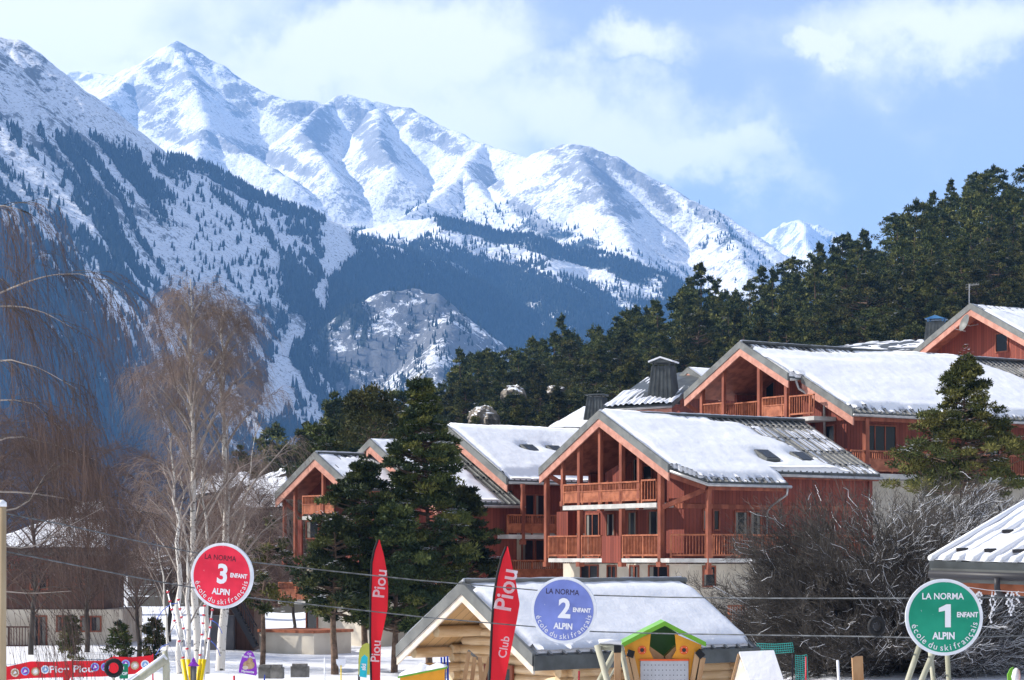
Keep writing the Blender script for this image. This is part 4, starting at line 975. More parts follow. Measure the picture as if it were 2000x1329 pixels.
# ---- roofs behind
b1 = Fr(1345, 722, 140, 57); rb = b1.root('chalet', 'dark roofed house with a big ribbed chimney behind the central chalet')
MBs = lambda x, y: .10+.08*fbm(x/1.2, y/1.2, 7, 3)-.22*sstep(-.15, .15, fbm(x/1.6+3, y/1.6, 3, 3)-.05*(y-3))
roof_side(rb, b1.za, .5, [(0, 0), (3.2, 0), (3.2, 10), (0, 10)], 1, lambda x, y: .16+0*x, 23)
roof_side(rb, b1.za, .5, [(0, 0), (3.4, 0), (3.4, 10), (0, 10)], -1, lambda x, y: .16+0*x, 24)
barges(rb, b1.za, .5, 3.4, 3.2)
MB().prism([(-2.8, .6, 6), (2.8, .6, 6), (2.8, .6, b1.za-1.6), (0, .6, b1.za-.22), (-2.8, .6, b1.za-1.6)], (0, 9, 0)).build('wall', M['plank'], rb)
# broad front roof plane of that house (faces the viewer)
A = [P(1178, 797, 134), P(1312, 789, 134), P(1392, 718, 141), P(1262, 738, 143)]
hb = empty('house', P(1250, 800, 136), 0, 'low house with patchy snowy roof sloping to the viewer below the big chimney', 'house')
o0 = hb.location.copy(); L_ = [p-o0 for p in A]
MB().prism([tuple(p) for p in L_], (0, 0, -.25)).build('roof', M['metal'], hb)
N1, N2 = 60, 34; S, T = np.meshgrid(np.linspace(0, 1, N1), np.linspace(0, 1, N2)); Lp = np.array([list(p) for p in L_])
pos = (Lp[0][None, None]*((1-S)*(1-T))[..., None]+Lp[1]*(S*(1-T))[..., None]+Lp[2]*(S*T)[..., None]+Lp[3]*((1-S)*T)[..., None])
hh = .12+.22*fbm(S*7, T*4, 3, 4)-.16*sstep(.35, .7, S*.4+T*.9)+.05*np.sin(S*80)
pos[..., 2] += np.clip(hh, -.05, 1); idx = np.arange(N1*N2).reshape(N2, N1); q = np.stack([idx[:-1, :-1], idx[:-1, 1:], idx[1:, 1:], idx[1:, :-1]], -1).reshape(-1, 4)
mesh_np('snow_cover', pos, q, M['roof_snow'], parent=hb.children[0], smooth=True)
MB().prism([tuple(L_[0]+Vector((.8, .5, -.3))), tuple(L_[1]+Vector((-.2, .5, -.3))), tuple(L_[1]+Vector((-.2, .5, -4))), tuple(L_[0]+Vector((.8, .5, -4)))], (0, 6, 0)).build('wall', M['plank'], hb)
MB().bar(L_[0]+Vector((0, 0, -.45)), L_[1]+Vector((0, 0, -.45)), .1, .35).build('eave_board', M['barge'], hb); MB().tube([L_[0]+Vector((0, -.1, -.18)), L_[1]+Vector((0, -.1, -.18))], .07).build('gutter', M['zinc'], hb, True)
def chimney(parent_name, pxc, pyb, pyt, pxw, D, label, cap='snow'):
    """tapered ribbed metal chimney with little roof"""
    b = P(pxc, pyb, D); hgt = (pyb-pyt)/F*D; w = pxw/F*D/2
    ro = empty(parent_name, b, R(-20), label, 'chimney'); mb = MB(); w2 = w*.72
    hb_ = hgt*.78
    vs = [(-w, -w, -.8), (w, -w, -.8), (w, w, -.8), (-w, w, -.8), (-w2, -w2, hb_), (w2, -w2, hb_), (w2, w2, hb_), (-w2, w2, hb_)]
    mb.add(vs, [(0,3,2,1),(4,5,6,7),(0,1,5,4),(1,2,6,5),(2,3,7,6),(3,0,4,7)])
    for i in range(6):
        q = -1+.08+i*1.84/5
        mb.bar((w*q, -w-.01, -.8), (w2*q, -w2-.01, hb_), .05, .04, up=(0, 1, 0)); mb.bar((-w-.01, w*q, -.8), (-w2-.01, w2*q, hb_), .04, .05, up=(0, 1, 0)); mb.bar((w+.01, w*q, -.8), (w2+.01, w2*q, hb_), .04, .05, up=(0, 1, 0))
    mb.build('stack', M['metal'], ro)
    m2 = MB(); e_ = w2*1.25
    for sx in (-1, 1):
        for sy in (-1, 1): m2.box(sx*w2*.85-.04, sx*w2*.85+.04, sy*w2*.85-.04, sy*w2*.85+.04, hb_, hb_+hgt*.10)
    zt = hb_+hgt*.10
    if cap == 'flat': m2.box(-e_, e_, -e_, e_, zt, zt+.1)
    else:
        m2.prism([(-e_, -e_, zt), (e_, -e_, zt), (0, -e_, zt+hgt*.13)], (0, 2*e_, 0))
    m2.build('cowl', M['bluemetal'] if cap == 'blue' else M['metal'], ro)
    if cap == 'snow':
        m3 = MB(); a = (-e_-.03, -e_-.03, zt+.02); 
        for sx in (-1, 1): m3.prism([(sx*e_*1.04, -e_-.04, zt+.02), (0, -e_-.04, zt+hgt*.13+.03), (0, e_+.04, zt+hgt*.13+.03), (sx*e_*1.04, e_+.04, zt+.02)], (0, 0, .10))
        m3.build('snow_cap', M['roof_snow'], ro)
    return ro
M['bluemetal'] = noisy('blue_metal', (0.05, 0.16, 0.36), (0.08, 0.22, 0.42), 2, .35, metal=.4)
chimney('chimney', 1296, 764, 703, 52, 136, 'big tapered dark chimney with snow on its little roof, behind central chalet')
chimney('chimney', 1166, 800, 770, 42, 150, 'squat dark flat topped chimney on the small white roof', 'flat')
chimney('chimney', 1829, 672, 618, 46, 134, 'dark ribbed chimney with blue metal roof beside the topmost gable', 'blue')
def simple_house(label, A, wall_h, depth, wm='plank', D0=None, name='house', rm='metal', hs=.22, bare=0.0, seed=0):
    """low house: roof plane with corners A (eave left, eave right, ridge right, ridge left), snow on it, walls under"""
    o = (A[0]+A[1])/2; ro = empty(name, o, 0, label, 'house'); L = [p-o for p in A]
    rf = MB().prism([tuple(p) for p in L], (0, 0, -.22)).build('roof', M[rm], ro)
    N1, N2 = 50, 24; S, T = np.meshgrid(np.linspace(0, 1, N1), np.linspace(0, 1, N2)); Lp = np.array([list(p) for p in L])
    pos = (Lp[0]*((1-S)*(1-T))[..., None]+Lp[1]*(S*(1-T))[..., None]+Lp[2]*(S*T)[..., None]+Lp[3]*((1-S)*T)[..., None])
    ed = np.minimum.reduce([sstep(0, .03, S), sstep(1, .97, S), sstep(0, .05, T)+.5])
    pos[..., 2] += np.clip((hs+.12*fbm(S*5+seed, T*3, 3, 4)-bare*sstep(-.1, .2, fbm(S*6+seed, T*5, 9, 3)))*ed, -.06, 1)
    idx = np.arange(N1*N2).reshape(N2, N1); q = np.stack([idx[:-1, :-1], idx[:-1, 1:], idx[1:, 1:], idx[1:, :-1]], -1).reshape(-1, 4)
    mesh_np('snow_cover', pos, q, M['roof_snow'], parent=rf, smooth=True)
    e0, e1 = L[0]+Vector((.4, .5, -.23)), L[1]+Vector((-.4, .5, -.23))
    MB().prism([tuple(e0), tuple(e1), tuple(e1-Vector((0, 0, wall_h))), tuple(e0-Vector((0, 0, wall_h)))], (0, depth, 0)).build('wall', M[wm], ro)
    MB().bar(L[0]+Vector((0, -.03, -.2)), L[1]+Vector((0, -.03, -.2)), .06, .22).build('eave_board', M['trim'], ro)
    return ro, L
simple_house('small house with pure white snow roof above the skylight chalet', [P(1068, 838, 148), P(1230, 838, 148), P(1190, 800, 153), P(1138, 800, 153)], 5, 6, seed=3)
simple_house('low dark roof strip with a snow line left of the topmost gable', [P(1590, 682, 142), P(1812, 684, 142), P(1812, 664, 146), P(1700, 668, 146)], 4, 5, hs=.05, bare=.25, seed=5)
# left side houses behind the birches
M['brownwall'] = planks('brown_boards', (0.07, 0.035, 0.025), (0.14, 0.07, 0.05), 5)
M['maroon'] = noisy('maroon_board', (0.20, 0.03, 0.035), (0.28, 0.05, 0.05), 2)
hL, LL = simple_house('old dark house at the far left with cream ground floor and snowy roof', [P(-60, 1074, 104), P(214, 1074, 104), P(215, 1022, 109), P(110, 1018, 109)], 0.2, 5, 'brownwall', seed=7)
bb_ = LL[0]; w0 = P(10, 1080, 105)-hL.location; w1 = P(206, 1080, 105)-hL.location
MB().box(w0.x-1.2, w1.x, w0.z*0+.6, 6, (P(0, 1190, 105)-hL.location).z, -.25).build('wall', M['brownwall'], hL)
MB().box(w0.x-1.2, w1.x+.9, .45, 6, -hL.location.z-.5, (P(0, 1190, 105)-hL.location).z-.01).build('base_wall', M['render'], hL)
MB().box(w0.x-1.2, (P(135, 0, 105)-hL.location).x, -.05, .05, -.55, -.24).build('eave_board', M['maroon'], hL)
def lwin(px0, px1, py0, py1, y=.45, kind='window'):
    a = P(px0, py0, 104.5)-hL.location; b = P(px1, py1, 104.5)-hL.location; opening(hL, 'y', y, a.x, b.x, b.z, a.z, kind=kind, mull=1)
for w_ in ((63, 90, 1205, 1265), (113, 132, 1205, 1232), (160, 196, 1206, 1232), (62, 76, 1274, 1288)): lwin(*w_)
for w_ in ((20, 34, 1092, 1112), (78, 100, 1088, 1100), (150, 172, 1100, 1140), (60, 90, 1115, 1150)): lwin(*w_, y=.6)
zr_ = (P(0, 1266, 104)-hL.location).z
rl_ = rail(hL, (w0.x-1, -.4), ((P(64, 0, 104)-hL.location).x, -.4), zr_, 1.0, 0, .13, m='brownwall'); slab(hL, (w0.x-1, -.45), ((P(64, 0, 104)-hL.location).x, -.45), (0, .9), zr_, .15)
simple_house('brown house with wavy snow roof between birches and narrow gable house', [P(452, 997, 128), P(560, 993, 128), P(562, 938, 134), P(486, 946, 134)], 5.5, 5, 'brownwall', seed=9)
simple_house('distant brown house whose roof snow shows through the birch twigs', [P(370, 972, 150), P(492, 950, 150), P(486, 926, 154), P(392, 934, 154)], 5, 5, 'brownwall', seed=11, bare=.1)
simple_house('distant snowy roof above the old dark house', [P(120, 1006, 150), P(205, 1003, 150), P(200, 984, 154), P(150, 988, 154)], 4.5, 5, 'brownwall', seed=13)
simple_house('small dark roofed cabin far behind the narrow gable house', [P(480, 952, 165), P(560, 925, 165), P(556, 915, 168), P(492, 940, 168)], 5, 4, 'brownwall', hs=.1, bare=.3, seed=15)
# dark building with outside stair behind the red sign
sb = empty('stair_house', P(440, 1262, 100), 0, 'dark outbuilding with a black outside stair behind the birch trunks', 'outbuilding')
bx0 = (P(400, 0, 100).x-sb.location.x); bx1 = (P(492, 0, 100).x-sb.location.x); hgt_ = (1262-1130)/F*100
M['greywall'] = noisy('grey_wall', (0.10, 0.10, 0.11), (0.16, 0.155, 0.16), 1.5, .9)
MB().box(bx0, bx1, .8, 4, -.5, hgt_).build('wall', M['brownwall'], sb); MB().box(bx0, (P(455, 0, 100).x-sb.location.x), .2, .78, -.5, hgt_*.45).build('base_wall', M['greywall'], sb)
st = MB(); a_ = P(448, 1170, 99.6)-sb.location; b_ = P(500, 1264, 99.6)-sb.location
for dy in (-.4, .4):
    st.bar(a_+Vector((0, dy, 0)), b_+Vector((0, dy, 0)), .06, .22); st.bar(a_+Vector((0, dy, .9)), b_+Vector((0, dy, .9)), .05, .05)
    for i in range(8): p_ = a_.lerp(b_, i/7)+Vector((0, dy, 0)); st.bar(p_, p_+Vector((0, 0, .9)), .03, .03)
for i in range(12): p_ = a_.lerp(b_, (i+.5)/12); st.bar(p_+Vector((0, -.4, 0)), p_+Vector((0, .4, 0)), .24, .04)
st.build('stair', M['dark'], sb)
# ------------------------------------------------------------------ log hut
M['log'] = noisy('peeled_log', (0.60, 0.40, 0.21), (0.76, 0.57, 0.36), 2.2, .6, 5, stretch=(.6, .6, 3), bump=.3)
M['logend'] = noisy('log_end', (0.58, 0.42, 0.24), (0.70, 0.54, 0.34), 5, .7)
M['soffit'] = planks('new_boards', (0.52, 0.30, 0.12), (0.68, 0.44, 0.22), 4.0, (0, 1, 0), .06)
M['facia'] = noisy('pale_facia', (0.62, 0.52, 0.42), (0.74, 0.65, 0.55), 4, .6)
u = Fr(905, 1143, 50, 50); ku = .62; zu = u.za
rh = u.root('log_hut', 'small hut of peeled round logs with snowy roof behind the blue sign', 'hut')
XL, XR_, LU = 2.43, 2.48, 7.0
snh = lambda x, y: .18+.05*fbm(x/1.5, y/3, 2, 3)-.10*sstep(.5, 0, x)-.12*sstep(2.1, 2.45, x)-.10*sstep(.2, 0, y)-.1*sstep(6.7, 7, y)
roof_side(rh, zu, ku, [(0, 0), (XR_, 0), (XR_, LU), (0, LU)], 1, snh, 31, rib=.42, soffit=M['soffit'], guards=False)
roof_side(rh, zu, ku, [(0, 0), (XL, 0), (XL, LU), (0, LU)], -1, lambda x, y: .15+0*x, 32, rib=.42, soffit=M['soffit'], guards=False)
MB().tube([(0, .05, zu+.07), (0, LU, zu+.07)], .07, 8).build('ridge_cap', M['trim'], rh, True)
for s, xe_ in ((-1, XL), (1, XR_)):
    MB().prism([(0, -.05, zu-.20), (s*xe_, -.05, zu-.20-ku*xe_), (s*xe_, -.05, zu-.38-ku*xe_), (0, -.05, zu-.38)], (0, .05, 0)).build('barge_board', M['facia'], rh)
    MB().prism([(0, -.08, zu+.08), (s*xe_, -.08, zu+.08-ku*xe_), (s*xe_, -.08, zu-.199-ku*xe_), (0, -.08, zu-.199)], (0, .1, 0)).build('verge_trim', M['trim'], rh)
MB().box(XR_-.01, XR_+.05, -.05, LU, zu-ku*XR_-.30, zu-ku*XR_+.02).build('eave_trim', M['metal'], rh)
zl = lambda x: zu-.22-ku*abs(x)
def logs(name, axis, pos, a0, a1, ztop, r=.115, step=.205, ends=.28, cut=None):
    mb = MB(); z = .1
    while z < ztop-.05:
        e0, e1 = a0-ends, a1+ends
        if cut:
            w_ = cut(z)
            if w_ < .25: break
            e0, e1 = max(e0, -w_), min(e1, w_)
        rr = r*random.uniform(.93, 1.06); n = 7; pts_ = []
        for i in range(n):
            a_ = e0+(e1-e0)*i/(n-1); wv = .008*math.sin(a_*3+z*9)
            pts_.append((a_, pos+wv, z) if axis == 'y' else (pos+wv, a_, z))
        b0 = len(mb.f); mb.tube(pts_, rr, 14, 0); mb.m[-1] = 1; mb.m[-2] = 1
        z += step
    return mb.build(name, [M['log'], M['logend']], rh, False)
o_ = logs('log_wall', 'y', 1.45, -1.9, 1.9, 9, cut=lambda z: 2.2 if z < zl(2.1)-.05 else (zu-.25-z)/ku); 
logs('log_wall', 'x', 1.9, 1.45, 6.6, zl(1.9)-.02); logs('log_wall', 'x', -1.9, 1.45, 6.6, zl(1.9)-.02); logs('log_wall', 'y', 6.6, -1.9, 1.9, 9, cut=lambda z: 2.2 if z < zl(2.1)-.05 else (zu-.25-z)/ku)
mb = MB(); z = .2
while z < zl(1.9)-.1: mb.tube([(1.6, 3.05, z), (2.2, 3.05, z)], .115, 14); mb.m[-1] = 1; mb.m[-2] = 1; z += .205
mb.build('cross_log_ends', [M['log'], M['logend']], rh)
for x_, r_ in ((0, .13), (-1.15, .13), (1.15, .13), (-2.0, .12), (2.0, .12)):
    mb = MB(); mb.tube([(x_, .12, zl(x_)-r_-.02), (x_, .9, zl(x_)-r_-.02), (x_, 6.9, zl(x_)-r_-.02)], r_, 14); mb.m[-1] = 1; mb.m[-2] = 1; mb.build('purlin', [M['log'], M['logend']], rh)
mb = MB(); mb.tube([(-1.9, 0.35, zl(2.0)-.5), (-1.9, 1.5, zl(2.0)-.5)], .12, 14); mb.m[-1] = 1; mb.m[-2] = 1; mb.build('purlin', [M['log'], M['logend']], rh)
opening(rh, 'y', 1.33, -.75, .1, .3, 1.75, 'door', .09, mull=0)

# ------------------------------------------------------------------ lettering
def text_arrays(s, size, off=.0):
    cu = bpy.data.curves.new('t', 'FONT'); cu.body = s; cu.size = size; cu.offset = off; cu.resolution_u = 3
    ob = bpy.data.objects.new('t', cu); COL.objects.link(ob); dg = bpy.context.evaluated_depsgraph_get(); me = ob.evaluated_get(dg).to_mesh()
    vs = [tuple(v.co) for v in me.vertices]; fs = [tuple(p.vertices) for p in me.polygons]
    ob.evaluated_get(dg).to_mesh_clear(); bpy.data.objects.remove(ob); bpy.data.curves.remove(cu)
    return vs, fs
def put_text(mb, s, size, cx, cz, y, rot=0.0, sx=1.0, off=.0, mat_=0, warp=None):
    """flat lettering in the local xz plane facing -y, centred at (cx, cz)"""
    vs, fs = text_arrays(s, size, off)
    if not vs: return
    x0, x1 = min(v[0] for v in vs), max(v[0] for v in vs); z0, z1 = min(v[1] for v in vs), max(v[1] for v in vs); c, sn_ = math.cos(rot), math.sin(rot)
    o = []
    for v in vs:
        a, b = (v[0]-(x0+x1)/2)*sx, v[1]-(z0+z1)/2; o.append((cx+a*c-b*sn_, y, cz+a*sn_+b*c))
    if warp: o = [warp(p) for p in o]
    mb.add(o, fs, mat_)
def arc_text(mb, s, size, R_, a0, a1, y, off=.0, mat_=0):
    """letters along the lower rim from angle a0 to a1 (degrees, 0 = right, counter clockwise), upright outward"""
    items = []; tot = 0
    for ch in s:
        if ch == ' ': items.append((None, size*.16)); tot += size*.16; continue
        vs, fs = text_arrays(ch, size, off); x0, x1 = min(v[0] for v in vs), max(v[0] for v in vs); w = x1-x0+size*.09; items.append(((vs, fs, x0, x1), w)); tot += w
    acc = 0
    for it, w in items:
        if it:
            vs, fs, x0, x1 = it; ang = R(a0+(a1-a0)*(acc+w/2)/tot); o = []
            t = (-math.sin(ang), math.cos(ang)); n = (-math.cos(ang), -math.sin(ang))
            for v in vs:
                a, b = v[0]-(x0+x1)/2, v[1]; o.append((R_*math.cos(ang)+t[0]*a+n[0]*b, y, R_*math.sin(ang)+t[1]*a+n[1]*b))
            mb.add(o, fs, mat_)
        acc += w
def disc(mb, cx, cz, r, y, n=64, mat_=0, sx=1.0):
    mb.add([(cx+r*sx*math.cos(2*math.pi*i/n), y, cz+r*math.sin(2*math.pi*i/n)) for i in range(n)], [tuple(range(n))], mat_)
def tyre(root, R_, r_, name='tyre_ring'):
    mb = MB(); n, m = 40, 12
    for i in range(n):
        a = 2*math.pi*i/n
        for j in range(m):
            b = 2*math.pi*j/m; rr = R_+r_*math.cos(b)*(1.0); rr = min(rr, R_+r_*.85)+(.008 if (i % 2 and abs(math.cos(b)) > .5) else 0)
            mb.v.append((rr*math.cos(a), r_*.9*math.sin(b), rr*math.sin(a)))
    for i in range(n):
        for j in range(m): mb.f.append((i*m+j, i*m+(j+1) % m, ((i+1) % n)*m+(j+1) % m, ((i+1) % n)*m+j)); mb.m.append(0)
    return mb.build(name, M['black'], root, True)
def paint(name, col, rough=.4, trans=0.0):
    m = noisy(name, tuple(x*.88 for x in col), col, 5, rough, 5, .3, .6)
    return m
M['ink'] = mat('dark_ink', (0.03, 0.015, 0.03), .5)
M['letters'] = mat('white_letters', (0.80, 0.80, 0.84), .5)
M['rim'] = noisy('white_rim', (0.70, 0.72, 0.78), (0.80, 0.82, 0.86), 5, .45)
def sign(px, py, D, rad, col, num, label, tilt, yaw, topink, bold_top):
    """round ski school sign"""
    r = empty('ski_school_sign', P(px, py, D), R(yaw), label, 'sign')
    mb = MB(); mb.tube([(0, .05, 0), (0, 0, 0)], rad, 72); mb.build('disc', M['rim'], r)
    mb = MB(); disc(mb, 0, 0, rad*.915, -.004, 72); face = paint(num+'_face', col, .35); fo = mb.build('face', face, r)
    # scratches and faded flecks on the face
    t = NT(face); n_ = t.noise(t.coord('Object'), 22, 3, .7); n2 = t.noise(t.coord('Object'), 2.2, 3)
    t.base(t.mix(t.ramp(n_, .70, .735), t.mix(t.ramp(n2, .3, .7), tuple(x*.85 for x in col), tuple(min(1, x*1.12+.01) for x in col)), (0.7, 0.72, 0.78)))
    w = MB(); y = -.010; k = rad
    put_text(w, 'LA NORMA', k*.23, -.03*k, .55*k, y, R(tilt), .88 if not bold_top else .92, .0 if not bold_top else .002, 1 if topink else 0)
    if num == '1': w.add([(a*k, y, b*k) for a, b in ((.02, -.26), (.17, -.26), (.17, .34), (.06, .34), (-.14, .24), (-.14, .14), (.02, .17))], [(0, 1, 2, 3, 4, 5, 6)], 0)
    else: put_text(w, num, k*.80, .03*k, .06*k, y, R(tilt), .95, .012, 0)
    put_text(w, 'ENFANT', k*.18, .60*k if num == '1' else .56*k, .07*k if num == '1' else .0, y, R(tilt), .80, .003, 0)
    put_text(w, 'ALPIN', k*.25, -.02*k, -.48*k, y, R(tilt), .85, .004, 0)
    arc_text(w, 'école du ski français', k*.235, k*.87, 192+tilt*.5, 352+tilt*.5, y, .0)
    w.build('lettering', [M['letters'], M['ink']], r)
    return r
sign(433, 1125, 30, .445, (0.78, 0.02, 0.06), '3', 'round red sign marked 3, ringed in white, before the birches', -5, -14, True, False)
sign(1101, 1192, 29, .435, (0.17, 0.22, 0.56), '2', 'round blue sign marked 2, ringed in white, before the log hut roof', -3, -13, True, False)
sg = sign(1844, 1206, 25, .433, (0.0, 0.27, 0.16), '1', 'round green sign marked 1, ringed in white, on leaning poles at the right', 0, -4, False, True)
M['oldwood'] = noisy('grey_green_poles', (0.30, 0.30, 0.22), (0.46, 0.45, 0.35), 4, .7, stretch=(1, 1, .3))
M['sawn'] = noisy('sawn_timber', (0.34, 0.19, 0.09), (0.50, 0.32, 0.17), 3, .65, stretch=(1, 1, .25))
def poles(name, segs, D, label, cat, m='oldwood', r_=.03, parts='pole'):
    a = P(segs[0][0], segs[0][1], D); ro = empty(name, (a.x, a.y, 0), 0, label, cat)
    for (x0, y0, x1, y1, *rest) in segs:
        dd = rest[0] if rest else 0; rr = rest[1] if len(rest) > 1 else r_
        p0 = P(x0, y0, D+dd)-ro.location; p1 = P(x1, y1, D+dd)-ro.location
        MB().tube([p0, p1], rr, 10).build(parts, M[m], ro, True)
    return ro
def down(px0, py0, px1, py1, D, z=0.0):
    """extend the pixel line down to world height z at distance D"""
    zz = HZ-(z-CZ)/D*F; k_ = (zz-py0)/(py1-py0); return (px0, py0, px0+(px1-px0)*k_, zz)
po = poles('pole_frame', [down(1798, 1256, 1773, 1329, 25.4)+(.3, .035), down(1824, 1272, 1800, 1329, 25.2)+(.15, .035), down(1817, 1272, 1823, 1329, 25.6)+(.5, .03), down(1850, 1275, 1853, 1329, 25.3)+(.2, .03)], 25.4, 'pale leaning wooden poles holding up the green sign', 'pole frame')
# ---- left post and the two cables
pl = P(3, 980, 26); pr = empty('wooden_post', (pl.x, pl.y, 0), 0, 'thick squared timber post with a snow cap at the left edge', 'post')
M['postwood'] = noisy('post_timber', (0.36, 0.26, 0.15), (0.52, 0.40, 0.25), 3, .7, stretch=(1, 1, .2), bump=.4)
MB().tube([(0, 0, -.2), (0, 0, pl.z-.06)], .056, 14).build('shaft', M['postwood'], pr, True); MB().tube([(0, 0, pl.z-.06), (0, 0, pl.z-.01), (0, 0, pl.z+.02)], [.062, .058, .02], 14).build('snow_cap', M['roof_snow'], pr, True)
M['cable'] = noisy('steel_cable', (0.07, 0.075, 0.08), (0.14, 0.15, 0.16), 8, .9)
def cable(pts_, label):
    o = MB().tube([P(x, y, d_) for x, y, d_ in pts_], .0085, 6).build('cable', M['cable'], None, True); tag(o, label, 'cable')
cable([(8, 1003, 26), (120, 1024, 27), (250, 1053, 28.5), (380, 1080, 30.1), (490, 1098, 30.1), (650, 1116, 29.8), (820, 1134, 29.5), (1000, 1149, 29.2), (1160, 1163, 29.0), (1300, 1167, 28.3), (1500, 1169, 27.3), (1775, 1169, 25.5), (2080, 1166, 24.5)], 'upper of the two grey cables strung across the view')
cable([(8, 1077, 26), (120, 1099, 27), (250, 1125, 28.5), (380, 1149, 30.1), (490, 1168, 30.1), (650, 1186, 29.8), (820, 1205, 29.5), (1000, 1221, 29.2), (1160, 1234, 29.0), (1300, 1238, 28.3), (1500, 1241, 27.3), (1712, 1244, 25.9), (1790, 1246, 25.4), (2080, 1241, 24.5)], 'lower of the two grey cables strung across the view')
ty = P(1712, 1224, 25.9); tr_ = empty('hanging_tyre', ty, R(24), 'small black wheel hanging on the lower cable before the bush', 'tyre'); tyre(tr_, .085, .032); MB().tube([(0, -.0, 0), (0, .02, 0)], .04, 14).build('hub', M['dark'], tr_)
mb = MB()
for i in range(5): a_ = i*2*math.pi/5; mb.bar((0, .01, 0), (.07*math.cos(a_), .01, .07*math.sin(a_)), .012, .014)
mb.build('spokes', M['dark'], tr_)
ty = P(222, 1305, 44); tr_ = empty('tyre', (ty.x, ty.y, 0), R(-8), 'black tyre on a stake in front of the red banner', 'tyre')
q_ = empty; o_ = tyre(tr_, .148, .048); o_.location = (0, 0, ty.z); MB().tube([(0, .0, 0), (0, .0, ty.z-.15)], .03, 8).build('stake', M['oldwood'], tr_)
# ---- feather flags
M['flagred'] = mat('flag_red', (0.70, 0.018, 0.03), .6); M['flagwhite'] = mat('flag_white', (0.80, 0.72, 0.76), .6)
for nm in ('flagred', 'flagwhite'):
    b_ = M[nm].node_tree; tl = b_.nodes.new('ShaderNodeBsdfTranslucent'); tl.inputs[0].default_value = M[nm].node_tree.nodes['Principled BSDF'].inputs['Base Color'].default_value
    mxs = b_.nodes.new('ShaderNodeMixShader'); mxs.inputs[0].default_value = .45; out = [n for n in b_.nodes if n.type == 'OUTPUT_MATERIAL'][0]
    b_.links.new(b_.nodes['Principled BSDF'].outputs[0], mxs.inputs[1]); b_.links.new(tl.outputs[0], mxs.inputs[2]); b_.links.new(mxs.outputs[0], out.inputs[0])
def flag(D, left, right, label, words):
    """left / right: lists of (px, py) down both edges, top first"""
    b0 = P(left[-1][0], left[-1][1], D); ro = empty('feather_flag', (b0.x, b0.y, 0), 0, label, 'flag')
    def wv(x, z): return .035*math.sin(x*9+z*1.7)+.02*math.sin(z*5+x*3)
    n, m = 60, 10; V = []
    ly, lx_ = [p[1] for p in left], [p[0] for p in left]; ry, rx_ = [p[1] for p in right], [p[0] for p in right]
    for i in range(n+1):
        py = ly[0]+(ly[-1]-ly[0])*i/n; xa_ = np.interp(py, ly, lx_); xb_ = np.interp(py, ry, rx_)
        for j in range(m+1):
            p = P(xa_+(xb_-xa_)*j/m, py, D)-ro.location; V.append((p.x, wv(p.x, p.z)*j/m, p.z))
    Fs = [(i*(m+1)+j, i*(m+1)+j+1, (i+1)*(m+1)+j+1, (i+1)*(m+1)+j) for i in range(n) for j in range(m)]
    mb = MB(); mb.add(V, Fs); mb.build('cloth', M['flagred'], ro, True)
    pts_ = [P(x, y, D)-ro.location for x, y in left]; pts_.append(Vector((pts_[-1].x, pts_[-1].y, 0)))
    MB().tube([p+Vector((-.012, 0, 0)) for p in pts_], .022, 8).build('pole', M['black'], ro, True)
    for (s, sz, px, py, rot, off) in words:
        w = MB()
        p = P(px, py, D)-ro.location
        x0_ = P(left[-1][0], 0, D).x-ro.location.x
        put_text(w, s, sz, p.x, p.z, 0, R(rot), 1.0, off, 0, warp=lambda q: (q[0], wv(q[0], q[2])*.7-.030, q[2]))
        w.build('lettering', M['flagwhite'], ro)
    return ro
flag(46, [(739, 1055), (732, 1075), (727, 1100), (725, 1150), (724, 1240), (726, 1335)], [(742, 1057), (750, 1085), (756, 1120), (758, 1150), (757, 1190), (750, 1222), (744, 1250), (743, 1322), (743, 1335)],
     'tall narrow red feather flag with white writing before the dark pines', [('Piou', .34, 742, 1140, 84, .005), ('Piou', .26, 734, 1272, 86, .004)])
flag(40, [(990, 1068), (981, 1090), (972, 1125), (966, 1165), (962, 1220), (957, 1335)], [(992, 1068), (998, 1095), (1008, 1140), (1015, 1180), (1010, 1210), (1000, 1260), (985, 1335)],
     'wider red feather flag with white writing before the log hut', [('Piou', .44, 988, 1152, 80, .007), ('Club', .21, 984, 1264, 80, .003)])
